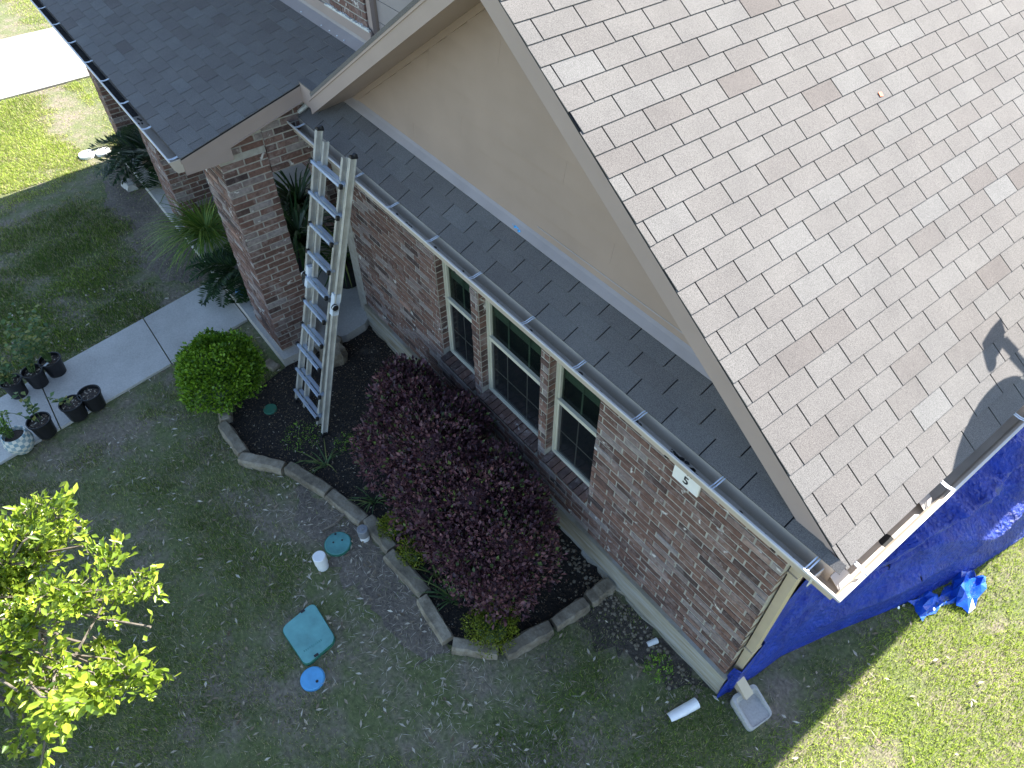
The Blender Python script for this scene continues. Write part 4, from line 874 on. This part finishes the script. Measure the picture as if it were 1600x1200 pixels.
strap_clump((-8.45, -1.0), 420, 1.0, 'big arching grassy clump in front of the porch between two brick piers', (.0, -.10), 'grass_clump_leaf', .014, 'grassy_plant', ZP+.12, 1.05)
MB_pot = None
# sago palms
def sago(c, z, n, L, label, el0=(0.15, 0.9), w_=0.20):
    e = empty('sago_palm', (c[0], c[1], z), label, 'palm')
    MB().lathe((c[0], c[1], z), [(.09, 0), (.11, .10), (.08, .2), (.02, .24)], 10).build('trunk', 'bark', e)
    for k in range(n):
        a = 6.283*k/n + random.uniform(-.15, .15); el = random.uniform(*el0); l = L*random.uniform(.8, 1.1); d = np.array([math.cos(a), math.sin(a), 0]); s = np.array([-math.sin(a), math.cos(a), 0]); p = np.array([c[0], c[1], z+.2]); pts = [p]; m = 12
        for i in range(m): p = p + (d*math.cos(el) + np.array([0, 0, math.sin(el)]))*l/m; p[2] = max(p[2], z + .03); pts.append(p); el -= 0.12
        P = []; D = []; N = []; Ls = []
        for i in range(2, m+1):
            t = i/m; dd = pts[i]-pts[i-1]
            for j in (0, .25, .5, .75):
                for sg in (-1, 1): P.append(pts[i-1] + dd*j); D.append(s*sg + dd/np.linalg.norm(dd)*random.uniform(.4, .8) + np.array([0, 0, random.uniform(.0, .45)])); N.append((0, 0, 1.)); Ls.append(w_*math.sin(math.pi*(0.12 + .8*t)))
        leaves('frond', np.array(P), np.array(D), np.array(N), np.array(Ls), .022, 'dark_palm', e)
sago((-10.85, -1.0), ZP+.1, 30, .82, 'dark sago palm at the far end of the porch by the sunlit lawn', (.2, 1.0), .26)
sago((-7.45, -0.98), ZP, 24, .72, 'dark sago palm beside the foot of the near porch pier', (.05, .8), .2)
strap_clump((-7.25, -0.15), 110, 1.15, 'dark long leaved potted plant in the entry recess behind the ladder', (.1, .0), 'dark_palm', .034, 'potted_palm', ZP+.32, 1.1)
strap_clump((-8.25, 0.30), 150, 1.25, 'dark tall leafy plant at the back of the entry beyond the near pier', (.1, .0), 'dark_palm', .036, 'entry_palm', ZP+.1, 1.15)
e, z = pot('planter', (-7.25, -0.15), 0.22, 0.34, 'large black planter in the shaded entry behind the ladder', 'black_plastic', None)
strap_clump((-6.55, 0.12), 46, .75, 'leafy green plant in the entry corner beside the brick wall', (0.05, -.1), 'strap_leaf', .03, 'entry_plant', ZP+.4, 1.15)
e, z = pot('planter', (-6.55, 0.12), 0.17, 0.40, 'smaller black planter in the entry corner beside the brick wall', 'black_plastic', None)
strap_clump((-10.2, -1.0), 16, .65, 'thin yellow green leaves leaning over the porch slab beside the far palm', (.1, -.35), 'yellow_leaf', .016, 'leaning_plant', ZP, .9)
tag(MB().prism([(-7.28, -1.16, ZP+.002), (-7.14, -1.13, ZP+.002), (-7.10, -1.05, ZP+.002), (-7.2, -1.01, ZP+.002), (-7.30, -1.07, ZP+.002)], (.02, .01, .05)).build('blue_rag', 'blue_rag'), 'crumpled blue rag at the foot of the near porch pier', 'rag')

# tree at lower left
tr = empty('young_tree', (-3.6, -4.85, 0), 'sunlit young tree with glossy yellow green leaves at the lower left', 'tree')
tk = MB().tube([(-3.6, -4.85, 0), (-3.5, -4.78, .9), (-3.25, -4.60, 1.8), (-2.95, -4.4, 2.5)], [.06, .05, .04, .025], 10); tk.build('trunk', 'bark', tr)
TIPS = []; bm_ = MB()
def branch(p0, p1, r, depth):
    p0 = np.array(p0); p1 = np.array(p1); mid = (p0+p1)/2 + np.array([random.uniform(-.05, .05), random.uniform(-.05, .05), .06]); bm_.tube([p0, mid, p1], [r, r*.75, r*.45], 6)
    for t in np.linspace(.5 if depth else .35, 1.0, 6 if depth else 5):
        q = p0*(1-t)**2 + 2*t*(1-t)*mid + t*t*p1; TIPS.append((q, p1-p0))
    if depth > 0:
        for k in range(4):
            t = random.uniform(.3, .95); q = p0*(1-t)**2 + 2*t*(1-t)*mid + t*t*p1; d = (p1-p0)/np.linalg.norm(p1-p0)
            e_ = d*random.uniform(.4, .9) + np.array([random.uniform(-.7, .7), random.uniform(-.7, .7), random.uniform(-.2, .5)]); e_ /= np.linalg.norm(e_)
            branch(q, q + e_*np.linalg.norm(p1-p0)*random.uniform(.16, .30), r*.5, depth-1)
BT = [((-3.0,-4.43,2.4), (-1.75,-3.30,2.95)), ((-3.0,-4.43,2.4), (-1.60,-3.38,2.75)), ((-3.0,-4.43,2.4), (-2.25,-3.50,2.9)), ((-3.0,-4.43,2.4), (-1.55,-3.60,2.9)), ((-3.0,-4.43,2.4), (-2.2,-3.48,2.9)), ((-3.0,-4.43,2.4), (-1.85,-3.60,3.1)), ((-3.0,-4.43,2.4), (-1.42,-3.52,3.05)), ((-3.0,-4.43,2.4), (-2.25,-3.68,3.0)), ((-3.0,-4.43,2.4), (-1.70,-3.75,3.0)), ((-3.0,-4.43,2.4), (-2.15,-3.75,3.1)), ((-3.0,-4.43,2.4), (-1.5,-3.45,2.6)), ((-3.0,-4.43,2.4), (-2.0,-3.38,2.7)),
      ((-3.0,-4.43,2.4), (-1.45,-3.17,3.02)), ((-3.0,-4.43,2.4), (-1.34,-3.36,2.98)), ((-3.0,-4.43,2.4), (-1.28,-3.50,2.95)), ((-3.0,-4.43,2.4), (-2.10,-3.30,3.0)), ((-3.0,-4.43,2.4), (-2.3,-3.40,3.0)), ((-3.0,-4.43,2.4), (-2.4,-3.62,3.0)),
      ((-3.0,-4.43,2.4), (-1.62,-3.50,3.10)), ((-3.0,-4.43,2.4), (-2.05,-3.52,3.15)), ((-3.0,-4.43,2.4), (-1.50,-3.72,3.05)), ((-3.0,-4.43,2.4), (-2.3,-3.70,3.2)), ((-3.25,-4.60,1.8), (-2.35,-3.35,2.25)), ((-3.25,-4.60,1.8), (-2.0,-3.5,2.2)), ((-3.0,-4.43,2.4), (-1.7,-3.9,3.1)),
      ((-3.0,-4.43,2.4), (-1.80,-3.42,3.0)), ((-3.0,-4.43,2.4), (-1.38,-3.62,3.05)), ((-3.0,-4.43,2.4), (-1.9,-3.7,3.25)), ((-3.0,-4.43,2.4), (-2.6,-4.05,3.1)), ((-3.0,-4.43,2.4), (-2.9,-4.8,3.2)), ((-3.0,-4.43,2.4), (-2.0,-4.6,3.1)), ((-3.25,-4.60,1.8), (-3.5,-4.1,2.8)), ((-3.25,-4.60,1.8), (-3.2,-5.0,2.7)), ((-3.0,-4.43,2.4), (-1.55,-4.1,2.95))]
for a, b in BT: branch(a, b, .013, 2)
bm_.build('branches', 'bark', tr)
LP = []; LD = []; LN_ = []
for q, d in TIPS:
    for k in range(random.randint(3, 7)):
        a = d/np.linalg.norm(d)*.7 + rng.normal(0, .6, 3) + np.array([0, 0, .25]); LP.append(q + rng.normal(0, .02, 3)); LD.append(a); LN_.append(np.array([0, .25, 1.0]) + rng.normal(0, .45, 3))
LP = np.array(LP); LD = np.array(LD); LN_ = np.array(LN_); 
dist = np.linalg.norm(LP - CAM, axis=1) + np.array([0 if in_view(p, -10) else 50 for p in LP]); order = np.argsort(dist)
crown = leaves('crown', LP[order[300:]], LD[order[300:]], LN_[order[300:]], rng.uniform(.032, .060, len(LP)-300), rng.uniform(.016, .026, len(LP)-300), 'tree_leaf', tr, np.clip(rng.normal(.48, .30, len(LP)-300), 0, .91)); crown['kind'] = 'stuff'
lfm = bpy.data.meshes.new('leaf'); lfm.from_pydata([(0,0,0),(.30,.36,.05),(.72,.40,.06),(1,0,.0),(.72,-.40,.06),(.30,-.36,.05),(.5,0,-.03)], [], [(0,6,1),(1,6,2),(2,6,3),(3,6,4),(4,6,5),(5,6,0)]); lfm.materials.append(MATS['tree_leaf'])
for i in order[:300]:
    o = link('leaf', lfm, LP[i], crown); d = Vector(LD[i]).normalized(); nrm = Vector(LN_[i]); s = d.cross(nrm).normalized(); nrm = s.cross(d); L = random.uniform(.04, .07)
    o.rotation_euler = Matrix((d, -s, nrm)).transposed().to_euler(); o.scale = (L, L*.55, L); t = 1.0 if random.random() < .012 else float(np.clip(rng.normal(.55, .22), 0, .91)); o.color = (t, t, t, 1)

# ---------------------------------------------------------------- tarp
tp = empty('blue_tarp', (0.3, 1.8, 0), 'crumpled bright blue tarp draped along the side wall down to the lawn', 'tarp')
def fold(v): v = v % 1.0; return 1 - abs(2*v - 1)**0.75          # rounded crests, sharp valleys
def wr(y, t):
    v = 0
    for a, b, c, k in ((2.1, 4.0, .3, .7), (7.3, -5.0, 1.2, .5), (13, 9, 2.2, .40), (23, -15, .4, .24), (37, 21, 1.9, .17), (5.1, 13, 4.0, .45), (51, -33, 2.9, .11)): v += k*math.sin(a*y + b*t + c + 1.3*math.sin(b*.6*t + a*.31*y))
    return v
ylow = [(-.06, .06), (.0, .07), (.33, .13), (.65, .16), (1.2, .31), (1.85, .52), (2.15, .60), (2.67, .74), (3.5, .87), (6.5, 1.0)]
V = []; F = []; ny, nt_ = 300, 110
for i in range(ny):
    y = -0.07 + 5.2*(i/(ny-1))**1.15; xl = np.interp(y, [p[0] for p in ylow], [p[1] for p in ylow]); h = np.interp(y, [-.07, 0.05, .3, .6, 1.0, 1.6, 5.2], [.20, .42, .95, 1.35, 1.75, 2.05, 2.1])
    g_amt = min(1, max(0, (y - .5)/1.0))
    for j in range(nt_):
        t = j/(nt_-1); env = math.sin(math.pi*min(1, t*1.05)); amp = .026*min(1, (y+.1)*1.6)*env
        f1 = wr(y, t*1.4)
        big = g_amt*env*(.20*fold(2.6*t + .16*y + .12*math.sin(1.7*y) + .1) + .08*fold(4.7*t - .35*y + .2*math.sin(2.9*y + 3*t)) - .10)
        x = .025 + (xl - .025)*t**1.35 + .14*xl*math.sin(math.pi*t) + amp*f1*.7 + big*1.1; z = max(.012, h*(1-t)**1.05 + amp*f1*1.1 + .02*(1-t) + big*.7)
        x = max(x, .012 if z > .33 else .05)
        if .05 < y < .22: x = max(x, .09)
        V.append((x, y + .2*wr(t*2, y)*amp, z))
F = [(i*nt_+j, (i+1)*nt_+j, (i+1)*nt_+j+1, i*nt_+j+1) for i in range(ny-1) for j in range(nt_-1)]
holes = [(1.62, .62, .012), (1.93, .80, .010)]     # torn holes (y, t, size)
F = [f for f in F if not any(math.hypot(V[f[0]][1]-hy, (f[0] % nt_/(nt_-1) - ht)*.55) < hs*(1 + .6*math.sin(9*math.atan2(f[0] % nt_/(nt_-1) - ht, V[f[0]][1]-hy))) for hy, ht, hs in holes)]
o = mk('sheet', V, F, 'tarp', tp, smooth=True); md = o.modifiers.new('thick', 'SOLIDIFY'); md.thickness = .004; md.offset = 0
def crumple(name, c, ex, ey, h, seed, n=11):
    r_ = np.random.default_rng(seed); V = []; T = []; ex = np.array(ex); ey = np.array(ey); c = np.array(c)
    for j in range(n):
        for i in range(n):
            u, v = 2*i/(n-1)-1, 2*j/(n-1)-1; k = 1 - .35*max(abs(u), abs(v))*r_.random()
            env = max(0, 1 - .75*max(abs(u), abs(v))**2); p = c + ex*(u*k + r_.normal(0, .05)) + ey*(v*k + r_.normal(0, .05)); V.append((p[0], p[1], .012 + h*env*(.5 + .5*math.sin(u*4 + 2.2*v + seed)) * (.55 + .45*r_.random())))
    F = []
    for j in range(n-1):
        for i in range(n-1):
            a, b, cc_, d = j*n+i, j*n+i+1, (j+1)*n+i+1, (j+1)*n+i; F += [(a, b, cc_), (a, cc_, d)] if (i + j) % 2 else [(a, b, d), (b, cc_, d)]
    o = mk(name, V, F, 'tarp_slick', tp); md = o.modifiers.new('sub', 'SUBSURF'); md.subdivision_type = 'SIMPLE'; md.levels = 1; md.render_levels = 1; md = o.modifiers.new('thick', 'SOLIDIFY'); md.thickness = .003; return o
crumple('bunched_end', (.80, 2.50), (.14, .07), (-.05, .26), .17, 3, 7); crumple('torn_flap', (.66, 2.10), (.10, -.03), (.02, .17), .10, 8, 5)
for y, x, z in ((2.04, .735, .09), (1.72, .535, .20)): MB().tube([(x, y, z), (x+.004, y, z+.004)], .014, 10).build('grommet', 'galvanised', tp)

# satellite dish on the roof edge (its shadow falls on the shingles)
dsx = empty('satellite_dish', (0.05, 3.55, 3.03), 'grey satellite dish on the roof beside the eave', 'satellite dish')
def sunup(P, dz): return np.array(P) + np.array([SUN.x, SUN.y, SUN.z])/SUN.z*dz
dz = 0.86
Pc = sunup((0.534, 1.038, 2.712), dz); ax = np.array([SUN.x, SUN.y, SUN.z]); ax /= np.linalg.norm(ax); sx = np.cross(ax, (0,0,1)); sx /= np.linalg.norm(sx); sy = np.cross(sx, ax)
V = []; F = []; nr, na = 8, 36
for j in range(nr):
    r = j/(nr-1)
    for i in range(na): a = 2*math.pi*i/na; V.append(Pc + sx*.35*r*math.cos(a) + sy*.35*r*math.sin(a) + ax*.07*r*r)
F = [(j*na+i, j*na+(i+1) % na, (j+1)*na+(i+1) % na, (j+1)*na+i) for j in range(nr-1) for i in range(na)]
o = mk('reflector', V, F, 'dish_grey', dsx, smooth=True); md = o.modifiers.new('thick', 'SOLIDIFY'); md.thickness = .006
Ln = sunup((-0.02, 1.67, 3.09), dz*1.0); Ae = sunup((0.40, 1.80, 2.80), dz*1.0)
MB().tube([Ae, Ln + np.array([.04, .08, -.03])], .026, 8).tube([Pc - ax*.02, Ae], .03, 8).build('arm', 'dish_grey', dsx)
MB().beam(Ln + np.array([.02, -.06, 0]), Ln + np.array([-.01, .09, .02]), .11, .09).tube([Ln + np.array([.03, -.04, .0]), Ln + np.array([.085, -.12, -.045])], [.03, .034], 10).build('receiver', 'dish_grey', dsx)
mb = np.array([0.0, 3.60, ZE + PM*(XE - 0.0)]); MB().tube([mb, mb + np.array([0, 0, .35]), Pc - ax*.03], .022, 8).build('mast', 'dish_grey', dsx)
MB().box((-0.08, 3.52, mb[2]-.05), (0.08, 3.68, mb[2]+.012)).build('mount_plate', 'dish_grey', dsx)

# ---------------------------------------------------------------- grass, litter, chips
def patch(n, x0, x1, y0, y1):
    x = rng.uniform(x0, x1, n); y = rng.uniform(y0, y1, n)
    bad = inpoly(x, y, BED) | ((x > -12.0) & (x < .05) & (y > -1.30) & (x < -5.7)) | ((x > -5.9) & (x < .05) & (y > -.06))
    wl = -7.844 + (y + 1.214)*-.198; wr_ = -6.799 + (y + 1.205)*-.172; bad |= (x > wl - .01) & (x < wr_ + .01) & (y < -1.2); bad |= (x > -18.32) & (x < -15.33)
    vp = np.array(VC); bad |= inpoly(x, y, VC); 
    for c, r in (((-3.19, -1.872), .135), ((-2.165, -2.668), .105), ((-3.07, -2.1), .06), ((-3.09, -1.63), .055)): bad |= (x-c[0])**2 + (y-c[1])**2 < r*r
    bad |= inpoly(x, y, SBp) | (x > .0) & (y > -.05) & (x < np.interp(y, [p[0] for p in ylow], [p[1] for p in ylow]) - .02)
    q = (np.stack([x, y, 0*x], 1) - CAM) @ RC.T; u = q[:, 0]/q[:, 2]*FPX + 800; v = q[:, 1]/q[:, 2]*FPX + 600
    ok = ~bad & (q[:, 2] > 0) & (u > -450) & (u < 2000) & (v > -150) & (v < 1650)
    return x[ok], y[ok]
def fbm(x, y, sc_, seed):
    r_ = np.random.default_rng(seed); v = 0*x; a = 1.0
    for o_ in range(5):
        for k in range(3): th = r_.uniform(0, 6.28); v = v + a*np.sin((x*math.cos(th) + y*math.sin(th))*sc_*6.28 + r_.uniform(0, 6.28))
        sc_ *= 1.9; a *= .62
    return v/3.2
def blades(name, x, y, h, wd, tone, lean=.8):
    n_ = len(x); a = rng.uniform(0, 6.283, n_); l = rng.uniform(.15, lean, n_)*h; dx = np.cos(a)*l; dy = np.sin(a)*l; sx_ = -np.sin(a)*wd/2; sy_ = np.cos(a)*wd/2; z0 = np.zeros(n_)
    V = np.stack([np.stack([x-sx_, y-sy_, z0], 1), np.stack([x+sx_, y+sy_, z0], 1), np.stack([x+dx, y+dy, h*np.sqrt(np.maximum(.05, 1-(l/h)**2*.8))], 1)], 1).reshape(-1, 3)
    F = np.arange(3*n_, dtype=np.int32).reshape(-1, 3); return mk(name, V, F, 'grass_blade', None, tone)
X, Y = [], []
for n_, b in ((950000, (-7.0, 3.2, -5.6, 6.0)), (420000, (-15.3, -5.6, -6.5, -1.0)), (420000, (-28, -11.5, -7, 3)), (150000, (-11.0, 2.0, -9.0, -5.6))):
    a, b2 = patch(n_, *b); X.append(a); Y.append(b2)
X = np.concatenate(X); Y = np.concatenate(Y)
dens = fbm(X, Y, .22, 3) + .7*fbm(X, Y, 1.1, 5); 
bare = -0.15 + 0*X
d_bed = np.exp(-((X+2.6)**2/2.6 + (Y+1.75)**2/.25)); d_wall = np.exp(-((X+.55)**2/.5 + (Y+.35)**2/.12)); d_por = np.exp(-((Y+1.55)**2/.30))*(X < -7.6) + .6*np.exp(-((Y+1.4)**2/.08))*(X < -6.5); d_sp = np.exp(-((X-.35)**2/.05 + (Y-.5)**2/.18))
sunlit_boost = 1/(1+np.exp(-(X-.55)*9)); green_r = np.exp(-((X+.8)**2/1.2 + (Y+1.4)**2/.7)) + np.exp(-((X+8.6)**2/3 + (Y+2.9)**2/1.5))
p = np.clip(.46 + .62*dens - .9*d_bed - 0.8*d_wall - 1.0*d_por - .8*d_sp + .85*np.maximum(sunlit_boost, .9*(X < -11.9)) + .45*green_r, .04, 1.0)
keep = rng.random(len(X)) < p; X = X[keep]; Y = Y[keep]; p = p[keep]; sun_tint = sunlit_boost[keep]; gr_ = green_r[keep]; n_ = len(X)
dry = rng.random(n_) < np.clip(.50 - .32*p + .12*(1-sun_tint) - .22*gr_ - .26*sun_tint, .04, .6)
tone = np.where(dry, rng.uniform(0, .2, n_), np.clip(rng.normal(.52 + .42*sun_tint + .28*(X < -11.4) + .10*np.clip(fbm(X, Y, .5, 11), -1, 1), .15, n_), .28, 1))  # green blades paler on the sunlit right and far left: sunlight put into colour
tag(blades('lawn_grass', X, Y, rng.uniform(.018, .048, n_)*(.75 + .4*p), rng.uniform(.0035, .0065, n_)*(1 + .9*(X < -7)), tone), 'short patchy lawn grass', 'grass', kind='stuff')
# fallen leaves and thatch
x, y = patch(16000, -9.0, 1.6, -5.6, 2.0); k = rng.random(len(x)) < np.where(x > .7, .03, .13) + .5*np.exp(-((x+2.9)**2/3 + (y+1.85)**2/.35)); x = x[k]; y = y[k]; m = len(x); a = rng.uniform(0, 6.28, m)
leaves('fallen_leaves', np.stack([x, y, rng.uniform(.012, .04, m)], 1), np.stack([np.cos(a), np.sin(a), rng.normal(0, .15, m)], 1), np.tile([.03, .02, 1.], (m, 1)) + rng.normal(0, .2, (m, 3)), rng.uniform(.030, .075, m), rng.uniform(.012, .024, m), 'litter', None, rng.random(m)**.8, 'dry fallen leaves scattered over the lawn', 'leaves', 'stuff')
x, y = patch(26000, -6.5, 1.2, -5.2, 1.2); k = rng.random(len(x)) < .10 + .8*np.exp(-((x+2.8)**2/2.6 + (y+1.85)**2/.3)) + .6*np.exp(-((x+1.0)**2/1.5 + (y+1.7)**2/.3)); x = x[k]; y = y[k]; m = len(x); a = rng.uniform(0, 6.28, m)
leaves('dry_thatch', np.stack([x, y, rng.uniform(.008, .03, m)], 1), np.stack([np.cos(a), np.sin(a), rng.normal(0, .1, m)], 1), np.tile([.03, .02, 1.], (m, 1)), rng.uniform(.03, .10, m), rng.uniform(.003, .005, m), 'litter', None, rng.uniform(.35, 1, m), 'pale dead grass thatch in the bare patches of lawn', 'thatch', 'stuff')
x = rng.uniform(-5.75, -1.2, 9000); y = rng.uniform(-2.15, -.05, 9000); k = inpoly(x, y, BED); x = x[k]; y = y[k]; m = len(x); a = rng.uniform(0, 6.28, m)
x2 = rng.uniform(-1.9, .0, 1500); y2 = rng.uniform(-.55, -.05, 1500)
leaves('mulch_chips', np.stack([x, y, rng.uniform(.01, .035, m)], 1), np.stack([np.cos(a), np.sin(a), rng.normal(0, .25, m)], 1), np.tile([.03, .02, 1.], (m, 1)) + rng.normal(0, .3, (m, 3)), rng.uniform(.010, .035, m), rng.uniform(.005, .012, m), 'litter', None, np.where(rng.random(m) < .12, rng.uniform(.5, 1, m), rng.uniform(-.2, .05, m)), 'bark chips and bits over the mulch bed', 'mulch', 'stuff')
g_ = MB()
for k in range(300):
    xx = random.gauss(-1.55, .35) if k % 2 else random.uniform(-1.2, .0); yy = -.09 - abs(random.gauss(0, .13)); s = random.uniform(.006, .020); a = random.uniform(0, 6.28)
    g_.lathe((xx, yy, .004), [(s, 0), (s*.85, s*.7), (s*.3, s*.95)], 5)
tag(g_.build('gravel', 'edging_stone'), 'small pale gravel along the foundation at the end of the bed', 'gravel', kind='stuff')
# weeds in the bed
def weed(c, r, n_, label, mat='boxwood_leaf', h=.05):
    a = rng.uniform(0, 6.28, n_); rr = r*np.sqrt(rng.random(n_)); P = np.stack([c[0]+rr*np.cos(a), c[1]+rr*np.sin(a), rng.uniform(.005, h, n_)], 1)
    leaves('weed', P, np.stack([np.cos(a*5), np.sin(a*5), rng.uniform(.1, .9, n_)], 1), np.tile([0, .1, 1.], (n_, 1)) + rng.normal(0, .3, (n_, 3)), rng.uniform(.012, .030, n_), rng.uniform(.008, .015, n_), mat, None, rng.random(n_), label, 'weed', 'stuff')
weed((-4.62, -1.55), .22, 260, 'low green weeds in the mulch left of the ladder foot')
weed((-4.25, -1.20), .14, 180, 'low green weeds in the mulch right of the ladder foot')
weed((-0.42, -.28), .13, 240, 'leafy green weed growing by the foundation near the house corner', h=.10)
weed((-4.55, -.40), .16, 60, 'tiny green weeds in the mulch between the ladder and the wall')
# dead stick by the valve lid
tag(MB().tube([(-3.42, -1.93, .02), (-3.40, -1.80, .035), (-3.44, -1.66, .04), (-3.36, -1.58, .05)], [.010, .014, .016, .012], 7).build('stick', 'bark'), 'bent dead stick lying beside the round teal valve lid', 'stick')
